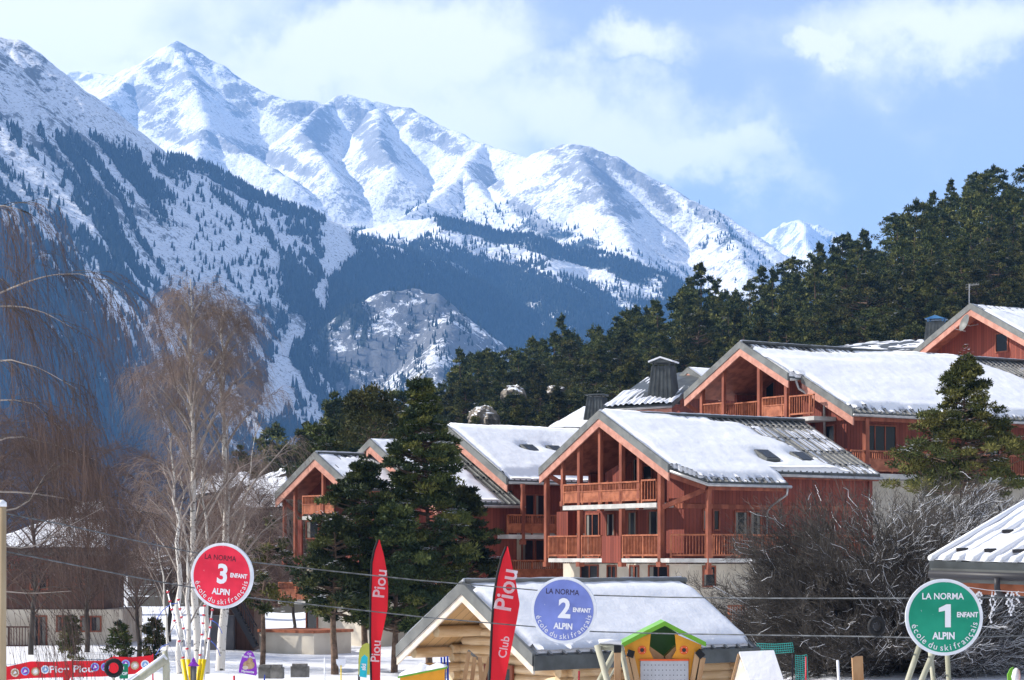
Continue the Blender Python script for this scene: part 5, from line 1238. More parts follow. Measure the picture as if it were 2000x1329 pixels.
# ---- play tower
M['orange'] = paint('orange_panel', (0.80, 0.34, 0.02), .35); M['green'] = paint('green_roof', (0.16, 0.42, 0.03), .4); M['dgreen'] = paint('dark_green_panel', (0.03, 0.11, 0.02), .4)
M['rings'] = paint('orange_rings', (0.80, 0.12, 0.02), .35); M['greypanel'] = paint('perforated_grey', (0.50, 0.52, 0.56), .4); M['yellow'] = paint('yellow_tubes', (0.85, 0.60, 0.0), .35)
DT = 43; tb = P(1296, 1329, DT); tw_ = empty('play_tower', (tb.x, tb.y, 0), 0, 'orange and green play tower with perforated grey panel and peaked green roof', 'play tower')
T_ = lambda px, py, dy=0: tuple(P(px, py, DT)-tw_.location+Vector((0, dy, 0)))
for side, pl_ in enumerate(([(1218, 1260), (1271, 1238), (1268, 1270), (1277, 1288), (1250, 1290), (1250, 1345), (1238, 1345)], [(1318, 1238), (1370, 1260), (1361, 1345), (1345, 1345), (1345, 1290), (1312, 1286), (1321, 1270)])):
    mb = MB().prism([T_(*p) for p in pl_], (0, .05, 0)); fa = mb.build('side_panel', M['orange'], tw_)
    cx_, cz_ = T_(1254 if side == 0 else 1336, 1270)[0], T_(0, 1270)[2]
    mb = MB(); n = 24
    mb.v = []; ring = []
    for i in range(n):
        a_ = 2*math.pi*i/n
        for rr_, yy in ((.04, -.012), (.085, -.012), (.085, .0), (.04, .0)): mb.v.append((cx_+rr_*math.cos(a_), yy-.003, cz_+rr_*math.sin(a_)))
    for i in range(n):
        for j in range(4): mb.f.append((i*4+j, i*4+(j+1) % 4, ((i+1) % n)*4+(j+1) % 4, ((i+1) % n)*4+j)); mb.m.append(0)
    for a_ in range(4): disc(mb, cx_+.062*math.cos(a_*1.57+.8), cz_+.062*math.sin(a_*1.57+.8), .006, -.018, 10, 1)
    mb.build('ring', [M['rings'], M['white']], fa); mb = MB(); disc(mb, cx_, cz_, .04, -.004, 20); mb.build('hole', M['dark'], fa)
rz_ = 1213
mb = MB(); ap = Vector(T_(1298, 1213))
for ed, s_ in (((1214, 1256), -1), ((1378, 1254), 1)):
    e_ = Vector(T_(*ed)); kn = Vector(T_(1262 if s_ < 0 else 1332, 1231))
    for (a_, b_) in ((ap, kn), (kn, e_)):
        mb.prism([tuple(a_+Vector((0, -.12, 0))), tuple(b_+Vector((0, -.12, 0))), tuple(b_+Vector((0, -.12, -.09))), tuple(a_+Vector((0, -.12, -.09)))], (0, 1.2, 0))
mb.build('roof', M['green'], tw_)
MB().prism([T_(*p, .75) for p in ((1262, 1240), (1298, 1221), (1330, 1240), (1328, 1272), (1300, 1292), (1262, 1272))], (0, .04, 0)).build('back_panel', M['dgreen'], tw_)
MB().prism([T_(*p, .12) for p in ((1268, 1262), (1298, 1283), (1298, 1300), (1262, 1300))], (0, .5, 0)).build('chute', M['sawn'], tw_); MB().prism([T_(*p, .12) for p in ((1322, 1262), (1300, 1283), (1300, 1300), (1326, 1300))], (0, .5, 0)).build('chute', M['sawn'], tw_)
a_, b_ = T_(1251, 1289), T_(1344, 1345)
pn = MB().box(a_[0], b_[0], -.05, -.01, b_[2], a_[2]-.02).build('front_panel', M['greypanel'], tw_); MB().box(a_[0]-.02, b_[0]+.02, -.07, .0, a_[2]-.019, a_[2]+.015).build('rim', M['rings'], pn)
mb = MB()
for i in range(12):
    for j in range(6): disc(mb, a_[0]+.07+i*.071, a_[2]-.10-j*.098, .010, -.053, 8)
mb.build('holes', M['dark'], pn)
for (x0, y0, x1, y1) in ((1230, 1272, 1243, 1329), (1222, 1284, 1232, 1329), (1362, 1274, 1353, 1329), (1371, 1284, 1362, 1329)):
    q4 = down(x0, y0, x1, y1, DT); MB().bar(T_(q4[0], q4[1], -.1), T_(q4[2], q4[3], -.1), .15, .12).build('leaning_post', M['sawn'], tw_)
MB().bar(T_(1229, 1283, -.12), T_(1233, 1270, -.12), .16, .13).build('cap', M['black'], tw_); MB().bar(T_(1371, 1283, -.12), T_(1361, 1271, -.12), .16, .13).build('cap', M['black'], tw_)
# swing frame left of the tower
sf = poles('swing_frame', [down(1166, 1260, 1186, 1329, 42)+(0, .06), down(1202, 1272, 1172, 1329, 42)+(.2, .06), down(1212, 1260, 1226, 1329, 42)+(.3, .05), (1170, 1264, 1216, 1266, .1, .06), down(1204, 1300, 1188, 1329, 42)+(.1, .02)], 42, 'grey green pole swing frame with snow on its crossbar beside the play tower', 'swing frame')
o3 = P(1170, 1260, 42)-sf.location; o4 = P(1214, 1262, 42)-sf.location; MB().tube([o3+Vector((0, .1, .05)), (o3+o4)/2+Vector((0, .1, .07)), o4+Vector((0, .1, .05))], .05, 8).build('snow_cap', M['roof_snow'], sf, True)
bp_ = P(1206, 1275, 41.4); pb = empty('timber_post', (bp_.x, bp_.y, 0), 0, 'squared brown timber post with black cap beside the swing frame', 'post')
MB().box(-.06, .06, -.06, .06, 0, bp_.z).build('shaft', M['sawn'], pb); MB().box(-.066, .066, -.066, .066, bp_.z, bp_.z+.14).build('cap', M['black'], pb)
bp_ = P(1676, 1282, 40); pb = empty('timber_post', (bp_.x, bp_.y, 0), 0, 'leaning orange brown timber post with sloped black cap before the bush', 'post')
MB().bar((.10, 0, 0), (-.02, 0, bp_.z), .19, .12, up=(0, 1, 0)).build('shaft', M['sawn'], pb); MB().bar((-.12, 0, bp_.z-.02), (.12, 0, bp_.z+.14), .14, .03).build('cap', M['black'], pb)
# climbing timbers in front of the hut
cl_ = P(925, 1300, 44); ct = empty('climbing_frame', (cl_.x, cl_.y, 0), 0, 'rough timber climbing frame with slanted posts before the hut door', 'climbing frame')
for (x0, y0, x1, y1, w_) in ((916, 1273, 907, 1329, .06), (927, 1283, 922, 1329, .12), (937, 1284, 940, 1329, .12), (957, 1284, 944, 1329, .05)):
    q4 = down(x0, y0, x1, y1, 44); MB().bar(P(q4[0], q4[1], 44)-ct.location, P(q4[2], q4[3], 44)-ct.location, w_, .08).build('post', M['sawn'], ct)
MB().bar(P(914, 1271, 44)-ct.location, P(934, 1288, 44)-ct.location, .05, .05).build('cap', M['trim'], ct)
# yellow bin with snow
yb_ = P(826, 1335, 43); yr = empty('yellow_play_counter', (yb_.x, yb_.y, 0), 0, 'yellow play counter with green edge and snow heaped along its slanted top', 'play counter')
Yq = lambda px, py, dy=0: tuple(P(px, py, 43)-yr.location+Vector((0, dy, 0)))
MB().prism([Yq(781, 1323), Yq(868, 1306), Yq(864, 1480), Yq(788, 1480)], (0, .5, 0)).build('body', M['orange'], yr)
MB().prism([Yq(777, 1322, -.04), Yq(873, 1303, -.04), Yq(873, 1306, -.04), Yq(777, 1325, -.04)], (0, .6, 0)).build('edge', M['green'], yr)
mb = MB(); n = 14; tv_ = []
for i in range(n+1):
    a_ = i/n; x_, y_ = 779+92*a_, 1321-18*a_; hh_ = .03+.09*max(0, math.sin(a_*math.pi))*(1+.5*math.sin(a_*17)); p_ = Vector(Yq(x_, y_))
    tv_ += [tuple(p_+Vector((0, -.02, 0))), tuple(p_+Vector((0, .05, hh_*.9))), tuple(p_+Vector((0, .35, hh_))), tuple(p_+Vector((0, .5, 0)))]
mb.add(tv_, [(i*4+j, (i+1)*4+j, (i+1)*4+j+1, i*4+j+1) for i in range(n) for j in range(3)]+[(0, 1, 2, 3), (n*4+3, n*4+2, n*4+1, n*4)]); mb.build('snow_cap', M['roof_snow'], yr, True)
M['blue'] = paint('blue_poles', (0.02, 0.05, 0.36), .4); M['purple'] = paint('purple_board', (0.28, 0.04, 0.52), .4); M['teal'] = paint('teal_cloth', (0.02, 0.50, 0.62), .5); M['lime'] = paint('lime_cloth', (0.45, 0.47, 0.08), .5)
M['net'] = mat('teal_net', (0.05, 0.45, 0.40), .6); M['brownfur'] = noisy('brown_print', (0.35, 0.20, 0.10), (0.55, 0.38, 0.22), 8, .6); M['redp'] = paint('red_paint', (0.62, 0.03, 0.05), .4)
for i, px in enumerate((862, 868, 874)):
    q4 = down(px, 1284-i*1, px+1, 1329, 47); a_ = P(q4[0], q4[1], 47); b_ = P(q4[2], q4[3], 47); o_ = MB().tube([a_, b_], .022, 8).build('blue_pole', M['blue'], None, True); tag(o_, ['leftmost of three blue poles leaning on the log hut', 'middle of three blue poles leaning on the log hut', 'rightmost of three blue poles leaning on the log hut'][i], 'pole', 'blue poles at the hut')
# purple board
pu = P(486, 1318, 64); pg = empty('purple_board', (pu.x, pu.y, gz(pu.x, pu.y)-.05), 0, 'purple arched board with a brown animal picture standing in the snow', 'board'); zo = pg.location.z
Pq = lambda px, py, dy=0: (P(px, py, 64).x-pu.x, dy, P(px, py, 64).z-zo)
ou = [(466, 1314), (468, 1298), (474, 1281), (481, 1273), (488, 1271), (494, 1275), (498, 1284), (501, 1300), (502, 1316), (500, 1320)]
pbo = MB().prism([Pq(*p) for p in ou], (0, .03, 0)).build('board', M['purple'], pg)
w = MB(); c_ = Pq(485, 1283); put_text(w, 'Piou Piou', .11, c_[0], c_[2], -.006, R(-8), .9, .003); c_ = Pq(484, 1312); put_text(w, 'Marmotte', .10, c_[0], c_[2], -.006, R(-5), .9, .003); c_ = Pq(487, 1277); put_text(w, 'Club', .07, c_[0], c_[2], -.006, 0, .9, .002)
w.build('lettering', M['letters'], pbo)
mb = MB(); c_ = Pq(486, 1299); disc(mb, c_[0], c_[2], .13, -.006, 20, 0, 1.3); disc(mb, c_[0]+.04, c_[2]+.13, .08, -.0065, 20, 0); disc(mb, c_[0]-.1, c_[2]-.08, .06, -.007, 16, 1, 1.4); mb.build('picture', [M['brownfur'], M['facia']], pbo)
MB().box(Pq(471, 0)[0], Pq(474, 0)[0], .01, .05, -.3, .25).build('leg', M['dark'], pg); MB().box(Pq(495, 0)[0], Pq(498, 0)[0], .01, .05, -.3, .25).build('leg', M['dark'], pg)
# white paddle board
wp = P(666, 1302, 66); wg = empty('paddle_board', (wp.x, wp.y, gz(wp.x, wp.y)-.05), 0, 'small white paddle shaped board on a thin stake before the pine trunks', 'board'); zo = wg.location.z
Wq = lambda px, py: (P(px, py, 66).x-wp.x, 0, P(px, py, 66).z-zo)
MB().prism([Wq(*p) for p in ((656, 1288), (676, 1287), (675, 1296), (671, 1303), (662, 1304), (657, 1297))], (0, .03, 0)).build('board', M['rim'], wg); MB().tube([(0, .04, -.2), Wq(666, 1300)], .018, 8).build('stake', M['yellow'], wg)
# lime and teal banners
for (nm, m_, D_, ou, lb) in (('banner', 'lime', 60, [(700, 1318), (700, 1290), (702, 1270), (708, 1260), (716, 1256), (722, 1258), (722, 1318)], 'pale lime arched banner just left of the tall red flag'), ('banner', 'teal', 57, [(702, 1322), (703, 1300), (706, 1284), (712, 1279), (718, 1284), (716, 1324)], 'small teal banner before the lime arched banner')):
    q_ = P(710, 1320, D_); g_ = empty(nm, (q_.x, q_.y, 0), 0, lb, 'banner'); MB().prism([tuple(P(*p, D_)-g_.location) for p in ou], (0, .025, 0)).build('cloth', M[m_], g_)
    MB().tube([Vector(P(ou[0][0], ou[0][1], D_)-g_.location)*1+Vector((0, .03, 0)), (P(ou[0][0], 0, D_).x-q_.x, .03, -.1)], .015, 8).build('pole', M['dark'], g_)
    if m_ == 'teal': w = MB(); c_ = P(710, 1303, D_)-g_.location; put_text(w, 'ski', .16, c_.x, c_.z, -.006, R(85), 1, .006); w.build('lettering', M['letters'], g_)
# stakes in the snow
def stake(px, y0, y1, D, m_, label, r_=.02, lean=0, cat='stake', grp=None):
    a_ = P(px, y0, D); zg_ = gz(a_.x, a_.y)-.2; o_ = MB().tube([(a_.x, a_.y, a_.z), (a_.x+lean, a_.y, zg_)], r_, 8).build('snow_stake', M[m_], None, True); tag(o_, label, cat, grp)
stake(457, 1320, 1329, 60, 'redp', 'short red stake in the snow below the purple board', .03); stake(634, 1285, 1329, 60, 'rim', 'thin pale stake in the snow left of the white paddle board', .018)
stake(1636, 1290, 1329, 48, 'rim', 'thin white stake leaning before the bush', .03, .1); stake(1574, 1283, 1329, 52, 'redp', 'thin red stake by the teal net', .018); stake(1548, 1278, 1329, 54, 'dark', 'thin dark stake holding the teal net', .018); stake(1131, 1311, 1329, 44, 'redp', 'slim red stake before the log hut wall', .018, -.05)
ta = P(517, 1318, 62); tg_ = empty('stake_frame', (ta.x, ta.y, gz(ta.x, ta.y)), 0, 'tiny dark tripod of crossed stakes right of the purple board', 'stake frame'); hh_ = ta.z-tg_.location.z
for dx_ in (-.14, .02): MB().tube([(0, 0, hh_), (dx_, 0, -.1)], .012, 6).build('stake', M['blue'], tg_)
# blocks in the snow
for i, (px, py, w_, D_) in enumerate(((518, 1306, .50, 76), (540, 1306, .42, 75.5), (586, 1304, .66, 78))):
    a_ = P(px, py, D_); mb = MB(); mb.box(-w_/2, w_/2, 0, .4, -.25, .13); mb.box(-w_/2+.05, w_/2-.06, -.05, .42, .131, .22); o_ = mb.build('timber_block', M['stone'] if 'stone' in M else M['twig_d'], None)
    o_.location = (a_.x, a_.y, a_.z-.1); o_.rotation_euler = (0, 0, R(-12+9*i)); tag(o_, ['weathered block stack right behind the purple board', 'squat weathered block between purple board and second stack', 'weathered low block stack nearest the pine trunks'][i], 'block', 'weathered blocks in the snow')
# red banner along the left
BD = 62; bt = [(-8, 1306), (12, 1303), (60, 1292), (100, 1293), (140, 1291), (200, 1291), (222, 1283), (260, 1284), (298, 1280)]; bbm = [(-8, 1330), (12, 1329), (60, 1325), (140, 1323), (200, 1322), (298, 1314)]
q_ = P(150, 1320, BD); rb_ = empty('banner', (q_.x, q_.y, 0), 0, 'long red banner with white writing and round emblems stretched along the snow', 'banner'); n = 60; V = []
for i in range(n+1):
    px = -8+306*i/n; yt_ = np.interp(px, [p[0] for p in bt], [p[1] for p in bt]); yb2 = np.interp(px, [p[0] for p in bbm], [p[1] for p in bbm]); w_ = .03*math.sin(px/9)
    for j in range(5): p_ = P(px, yt_+(yb2-yt_)*j/4, BD)-rb_.location; V.append((p_.x, w_*(1-abs(j-2)/3), p_.z))
mb = MB(); mb.add(V, [(i*5+j, (i+1)*5+j, (i+1)*5+j+1, i*5+j+1) for i in range(n) for j in range(4)]); cb = mb.build('cloth', M['flagred'], rb_, True)
w = MB(); c_ = P(140, 1307, BD)-rb_.location; put_text(w, 'Piou Piou', .27, c_.x, c_.z, -.055, R(1), 1.2, .006)
EM = [(30, 1314, 2), (50, 1311, 1), (70, 1312, 3), (89, 1308, 0), (186, 1303, 1), (206, 1303, 1), (246, 1297, 1), (264, 1300, 3), (284, 1298, 0)]
for (px, py, k_) in EM:
    c_ = P(px, py, BD)-rb_.location; disc(w, c_.x, c_.z, .12, -.055, 22, k_ if k_ else 0); disc(w, c_.x, c_.z, .085, -.058, 20, {0: 1, 1: 4, 2: 3, 3: 2}[k_]); mbx = .05; w.add([(c_.x-.05, -.061, c_.z-.05), (c_.x+.06, -.061, c_.z-.01), (c_.x+.0, -.061, c_.z+.06)], [(0, 1, 2)], 0)
M['skyblue'] = paint('sky_blue_print', (0.20, 0.42, 0.75), .5)
w.build('lettering', [M['letters'], M['skyblue'], M['facia'], M['brownfur'], M['purple']], cb)
for px in (12, 140, 222, 298): a_ = P(px, np.interp(px, [p[0] for p in bt], [p[1] for p in bt])-2, BD)-rb_.location; MB().tube([(a_.x, .05, a_.z), (a_.x, .05, -.2)], .02, 8).build('post', M['redp'], rb_)
a_ = P(128, 1310, 60); o_ = MB().prism([P(122, 1309, 60), P(136, 1309, 60), P(138, 1322, 60), P(132, 1334, 60), P(124, 1334, 60)], (0, .05, 0)).build('red_cloth', M['flagred'], None); tag(o_, 'small red cloth draped over the lower edge of the banner', 'cloth')
a_ = P(242, 1329, 56); gg = empty('green_sign', (a_.x, a_.y, 0), 0, 'small green sign with white letters behind the black tyre', 'sign'); p0, p1 = P(233, 1326, 56)-gg.location, P(250, 1297, 56)-gg.location
MB().box(p0.x, p1.x, 0, .02, p0.z, p1.z).build('board', M['sgreen'] if 'sgreen' in M else paint('sign_green', (0.0, .22, .11)), gg); w = MB(); put_text(w, 'TOP', .10, (p0.x+p1.x)/2, p0.z+.13, -.006, 0, 1, .004); put_text(w, '1', .10, (p0.x+p1.x)/2, p0.z+.27, -.006, 0, 1, .004); w.build('lettering', M['letters'], gg); MB().tube([(0, .03, p0.z), (0, .03, 0)], .02, 6).build('stake', M['dark'], gg)
# snow topped log lower left
lg = P(300, 1300, 44); lr_ = empty('log_rail', (lg.x, lg.y, 0), 0, 'slanting grey log rail capped with snow in front of the red banner end', 'rail')
a_, b_ = P(244, 1345, 44)-lr_.location, P(324, 1288, 44)-lr_.location; MB().tube([a_, b_], .085, 12).build('log', M['oldwood'], lr_, True); MB().tube([a_+Vector((0, 0, .06)), b_+Vector((0, 0, .06))], .068, 10).build('snow_cap', M['roof_snow'], lr_, True)
MB().tube([b_+Vector((-.03, .05, .16)), b_+Vector((0, .05, -.1)), (b_.x, .05, 0)], [.05, .07, .08], 10).build('post', M['oldwood'], lr_, True)
# yellow tubes and the grey post with purple cap
for i, (x0, x1, D_) in enumerate(((357, 363, 37), (367, 371, 37.3), (392, 387, 37.2), (399, 392, 37), (395, 391, 37.6))):
    q4 = down(x0, 1288, x1, 1329, D_); o_ = MB().tube([P(q4[0], q4[1], D_), P(q4[2], q4[3], D_)], .038, 12).build('yellow_tube', M['yellow'], None, True)
    tag(o_, ['leftmost yellow tube standing under the red sign', 'yellow tube just left of the grey post with purple cap', 'yellow tube just right of the grey post with purple cap', 'rightmost yellow tube under the red sign', 'yellow tube half hidden at the back of the right pair'][i], 'tube', 'yellow tubes under the red sign')
gp = P(378, 1300, 37); gr = empty('capped_post', (gp.x, gp.y, 0), 0, 'grey post with a pointed purple cap between the yellow tubes', 'post'); MB().tube([(0, 0, 0), (0, 0, gp.z)], .05, 12).build('shaft', M['trim'], gr, True); MB().tube([(0, 0, gp.z-.01), (0, 0, gp.z+.06), (0, 0, gp.z+.13)], [.10, .04, .012], 12).build('cap', M['purple'], gr, True)
# slalom poles with red rings and blue ribbons
M['silver'] = noisy('silver_pole', (0.5, 0.5, 0.52), (0.68, 0.68, 0.7), 6, .35, metal=.3)
SP = [((327, 1153), (368, 1329)), ((348, 1168), (376, 1329)), ((400, 1180), (386, 1329)), ((415, 1188), (398, 1329))]
SL = ['tall slanting silver pole with red rings, leftmost of the four', 'silver pole with red rings, second from the left of the four', 'silver pole with red rings, third of the four, before a birch stem', 'silver pole with red rings, rightmost of the four']
for i, ((x0, y0), (x1, y1)) in enumerate(SP):
    q4 = down(x0, y0, x1, y1, 37+i*.3); a_ = P(x0, y0, 37+i*.3); b_ = P(q4[2], q4[3], 37+i*.3); ro = empty('ringed_pole', (b_.x, b_.y, 0), 0, SL[i], 'pole', 'silver poles with red rings'); a_ = a_-ro.location; b_ = b_-ro.location
    MB().tube([b_, a_], .012, 8).build('shaft', M['silver'], ro, True); mb = MB(); t_ = (b_-a_).normalized()
    for y_ in (y0+2, y0+20, y0+36, y0+58, y0+98, y0+130):
        if y_ < 1285: k_ = (y_-y0)/(q4[3]-y0); c_ = a_.lerp(b_, k_); mb.tube([c_, c_+t_*.025], .026, 12)
    mb.build('rings', M['redp'], ro)
M['ribbon'] = mat('blue_ribbon', (0.06, 0.12, 0.5), .5)
RB = [[(350, 1178), (335, 1180), (318, 1192), (306, 1210)], [(414, 1212), (424, 1218), (430, 1228), (434, 1238)], [(412, 1252), (420, 1260), (426, 1270), (430, 1282)], [(330, 1258), (318, 1262), (312, 1268), (304, 1280)]]
for i, pth in enumerate(RB):
    o_ = MB().tube([P(x, y, 37.2) for x, y in pth], .007, 6).build('ribbon', M['ribbon'], None, True); tag(o_, ['blue ribbon arching left off the second ringed pole', 'blue ribbon curving off the rightmost ringed pole under the red sign', 'lower blue ribbon curving off the rightmost ringed pole', 'lower blue ribbon hanging left off the leftmost ringed pole'][i], 'ribbon', 'blue ribbons on the ringed poles')
# little snowy playhouse
ph = P(1480, 1329, 46); pr_ = empty('playhouse', (ph.x, ph.y, 0), 0, 'little wooden playhouse with one steep roof side under smooth snow', 'playhouse'); Q5 = lambda px, py, dy=0: tuple(P(px, py, 46)-pr_.location+Vector((0, dy, 0)))
rf_ = MB().prism([Q5(1447, 1279, .3), Q5(1513, 1276, .3), Q5(1540, 1380, -.5), Q5(1478, 1380, -.5)], (0, .05, -.03)).build('roof', M['sawn'], pr_)
MB().prism([Q5(1446, 1277, .3), Q5(1514, 1274, .3), Q5(1541, 1380, -.55), Q5(1477, 1380, -.55)], (0, -.05, .03)).build('snow_cover', M['roof_snow'], rf_)
MB().prism([Q5(1446, 1281, .32), Q5(1420, 1380, .32), Q5(1480, 1380, -.45)], (.03, .03, 0)).build('gable_wall', M['facia'], pr_); MB().bar(Q5(1446, 1279, .3), Q5(1421, 1380, .3), .06, .05).build('edge_board', M['sawn'], pr_)
# teal net
mb = MB()
def netpatch(x0, x1, y0, y1, D_):
    nx_ = int((x1-x0)/4); ny_ = int((y1-y0)/4)
    for i in range(nx_+1): px = x0+(x1-x0)*i/nx_; mb.tube([P(px, y0, D_), P(px+2, y1, D_)], .007, 3, caps=False)
    for j in range(ny_+1): py = y0+(y1-y0)*j/ny_; mb.tube([P(x0, py, D_), P((x0+x1)/2, py+1.5, D_), P(x1, py-1, D_)], .008, 3, caps=False)
netpatch(1553, 1576, 1280, 1329, 55); tag(mb.build('net', M['net'], None), 'small hanging piece of teal net by the red stake', 'net'); mb = MB(); netpatch(1478, 1548, 1257, 1275, 57)
tag(mb.build('net', M['net'], None), 'teal safety net strung beyond the hut roof and the playhouse', 'net')
# ---- roof corner at the right edge
RA = [P(1818, 1099, 36), P(2180, 1110, 34.5), P(2420, 960, 40), P(2042, 965, 41.5)]
rr_, LR = simple_house('snowy metal roof corner with dark gutter jutting in at the right edge', RA, 0.02, .1, 'timber', hs=.09, seed=21, name='house')
for ch in list(rr_.children):
    if ch.name.startswith('wall'): bpy.data.objects.remove(ch)
e0, e1, e2, e3 = LR; xdir = (e1-e0).normalized()
mb = MB()
for i in range(14):
    a_ = e0.lerp(e1, i/13)+Vector((0, 0, .07)); b_ = e3.lerp(e2, i/13)+Vector((0, 0, .07)); mb.tube([a_, b_], .055, 8)
mb.build('snow_ribs', M['roof_snow'], rr_, True)
for row in (.08, .33):
    mb = MB()
    for i in range(6): t_ = .115+i*.154+(.077 if row > .2 else 0); c_ = e0.lerp(e1, t_).lerp(e3.lerp(e2, t_), row); mb.bar(c_+Vector((-.09, 0, .115)), c_+Vector((.10, 0, .12)), .07, .06)
    mb.build('snow_guard', M['dark'], rr_)
MB().bar(e0+Vector((-.02, -.02, -.07)), e1+Vector((0, -.02, -.07)), .05, .2).build('eave_trim', M['metal'], rr_); MB().tube([e0+Vector((-.05, -.12, -.19)), e1+Vector((0, -.12, -.19))], .065, 10).build('gutter', M['dark'], rr_, True)
MB().bar(e0+Vector((.05, .12, -.38)), e1+Vector((0, .12, -.38)), .06, .22).build('facia_board', M['rail'], rr_)
gpx = e0.lerp(e1, .38); d0 = P(1946, 1130, 35.3)-rr_.location
MB().tube([d0+Vector((0, -.05, .0)), d0+Vector((.0, -.05, -.16)), d0+Vector((.05, .0, -.25)), d0+Vector((.5, .3, -.36)), d0+Vector((1.3, .5, -.42))], .05, 10).build('downpipe', M['dark'], rr_, True)
MB().box(1.75, 6, .9, 5.5, -rr_.location.z, -.35).build('wall', M['timber'], rr_)
mb = MB(); M['lights'] = mat('white_strings', (0.75, .75, .78), .5)
for (px, ln_) in ((1910, 14), (1915, 26), (1936, 60), (1942, 36), (1968, 28), (1974, 46), (1978, 40), (1988, 20)):
    z0 = 1155; pts_ = [P(px+2.5*math.sin(i*1.7+px), z0+ln_*i/7, 35.0) for i in range(8)]; mb.tube(pts_, .006, 4, caps=False)
    for p_ in pts_[1:]: mb.box(p_.x-.012, p_.x+.012, p_.y-.01, p_.y+.01, p_.z-.02, p_.z+.01)
mb.tube([P(1890, 1147, 35.0), P(1930, 1153, 35), P(1980, 1156, 35), P(2040, 1160, 35)], .006, 4)
tag(mb.build('string_lights', M['lights'], None), 'white unlit icicle light strings hanging under the right roof edge', 'string lights')
a_ = P(1982, 1318, 38); gl = empty('snowy_figure', (a_.x, a_.y, 0), 0, 'green edged play figure with snow on top, low at the right edge', 'play figure'); zz_ = a_.z
MB().prism([tuple(P(*p, 38)-gl.location) for p in ((1968, 1318), (1974, 1306), (1980, 1303), (1976, 1318), (1980, 1329), (1980, 1400), (1972, 1400))], (0, .05, 0)).build('panel', M['green'], gl)
MB().tube([P(1984, 1340, 38)-gl.location, P(1984, 1322, 38)-gl.location, P(1985, 1310, 38)-gl.location, P(1985, 1305, 38)-gl.location], [.05, .08, .06, .02], 12).build('snow_cap', M['roof_snow'], gl, True)
# ------------------------------------------------------------------ tall pines near the chalets
def hero(px, pyt, pyb, D, Rm, seed, label, nb=230, nl=120, leaf=0.24, **kw):
    b = P(px, pyb, D); H = (pyb-pyt)/F*D; g_ = gz(b.x, b.y)
    if D < 100 and abs(b.z-g_) < 2.2: H += b.z-g_; b.z = g_-.05
    return pine(tuple(b), H, Rm, nb, nl, leaf, seed, label, **kw)
hero(838, 742, 1292, 88, 2.55, 3, 'tallest dark pine standing before the chalets, snow caught on its boughs', nb=330, nl=170, leaf=.17, lo=.20, pw=.52, snow=.30, blob_r=.19, mats=(.45, .20), flat=.40, tw=.013)
hero(712, 900, 1290, 86, 2.5, 8, 'broad dark pine with several low boughs left of the tallest pine', nb=230, nl=160, leaf=.17, lo=.26, pw=.45, snow=.30, blob_r=.22, mats=(.32, .06), flat=.36, tw=.018)
hero(652, 1010, 1288, 84, 1.6, 14, 'shorter pine at the left end of the dark pine clump', nb=80, nl=110, leaf=.2, lo=.38, pw=.5, snow=.25, blob_r=.26, mats=(.3, .06), tw=.026)
hero(915, 950, 1300, 90, 2.0, 9, 'lower dark pine between the tallest pine and the log hut', nb=150, nl=150, leaf=.17, lo=.22, pw=.5, snow=.2, blob_r=.24, mats=(.3, .06), flat=.36, tw=.02)
hero(772, 985, 1296, 85, 1.8, 17, 'dark pine filling the middle of the clump, behind the left red flag', nb=150, nl=150, leaf=.17, lo=.26, pw=.4, snow=.15, blob_r=.26, mats=(.25, .04), tw=.022)
hero(512, 1010, 1300, 87, 1.7, 19, 'thin leaning pine with sparse snowy boughs left of the clump', nb=36, nl=70, leaf=.2, lo=.34, pw=.35, snow=.5, blob_r=.20, lean=.06, tw=.020)
hero(640, 828, 960, 128, 1.9, 23, 'round dark pine behind the narrow gable house', nb=70, nl=70, lo=.2, pw=.35, blob_r=.34, mats=(.2, .05))
hero(722, 760, 950, 126, 2.2, 25, 'umbrella topped pine above the narrow gable house', nb=80, nl=80, lo=.45, pw=.3, blob_r=.34)
hero(1880, 700, 972, 90, 2.95, 31, 'bright green young pine before the large upper chalet, snow on its right boughs', nb=235, nl=150, leaf=.16, lo=.05, pw=.75, snow=.28, blob_r=.17, mats=(.55, .43), flat=.45, tw=.018)
for i, (px, py, s) in enumerate(((137, 1252, .9), (232, 1262, 1.0), (300, 1256, .9))):
    hero(px, py-50, py+14, 92, .55*s, 50+i, ['small dark evergreen bush before the cream ground floor', 'small evergreen bush behind the red banner', 'olive evergreen shrub left of the birch trunks'][i], name='evergreen_shrub', nb=40, nl=60, leaf=.16, lo=.03, pw=.3, blob_r=.5, snow=.25)

# ------------------------------------------------------------------ bare trees
M['birch'] = mat('birch_bark', (0.62, 0.58, 0.53), 0.7); _t = NT(M['birch'])
_n1 = _t.noise(_t.coord('Object', (2.5, 2.5, 5.0)), 1.6, 5, .7); _n2 = _t.noise(_t.coord('Object', (1, 1, .6)), .9, 3)
_t.base(_t.mix(_t.ramp(_t.math('ADD', _n1, _t.math('MULTIPLY', _n2, .4)), .76, .84), (0.62, 0.585, 0.53), (0.05, 0.045, 0.04)))
M['twig'] = noisy('birch_twigs', (0.15, 0.11, 0.09), (0.27, 0.20, 0.165), .6, .8)
M['twig_r'] = noisy('reddish_twigs', (0.055, 0.035, 0.028), (0.13, 0.083, 0.066), .6, .8)
M['twig_d'] = noisy('dark_twigs', (0.045, 0.039, 0.034), (0.11, 0.096, 0.082), .8, .85)
M['limb'] = noisy('pale_limbs', (0.20, 0.17, 0.15), (0.38, 0.33, 0.29), 1.2, .8)
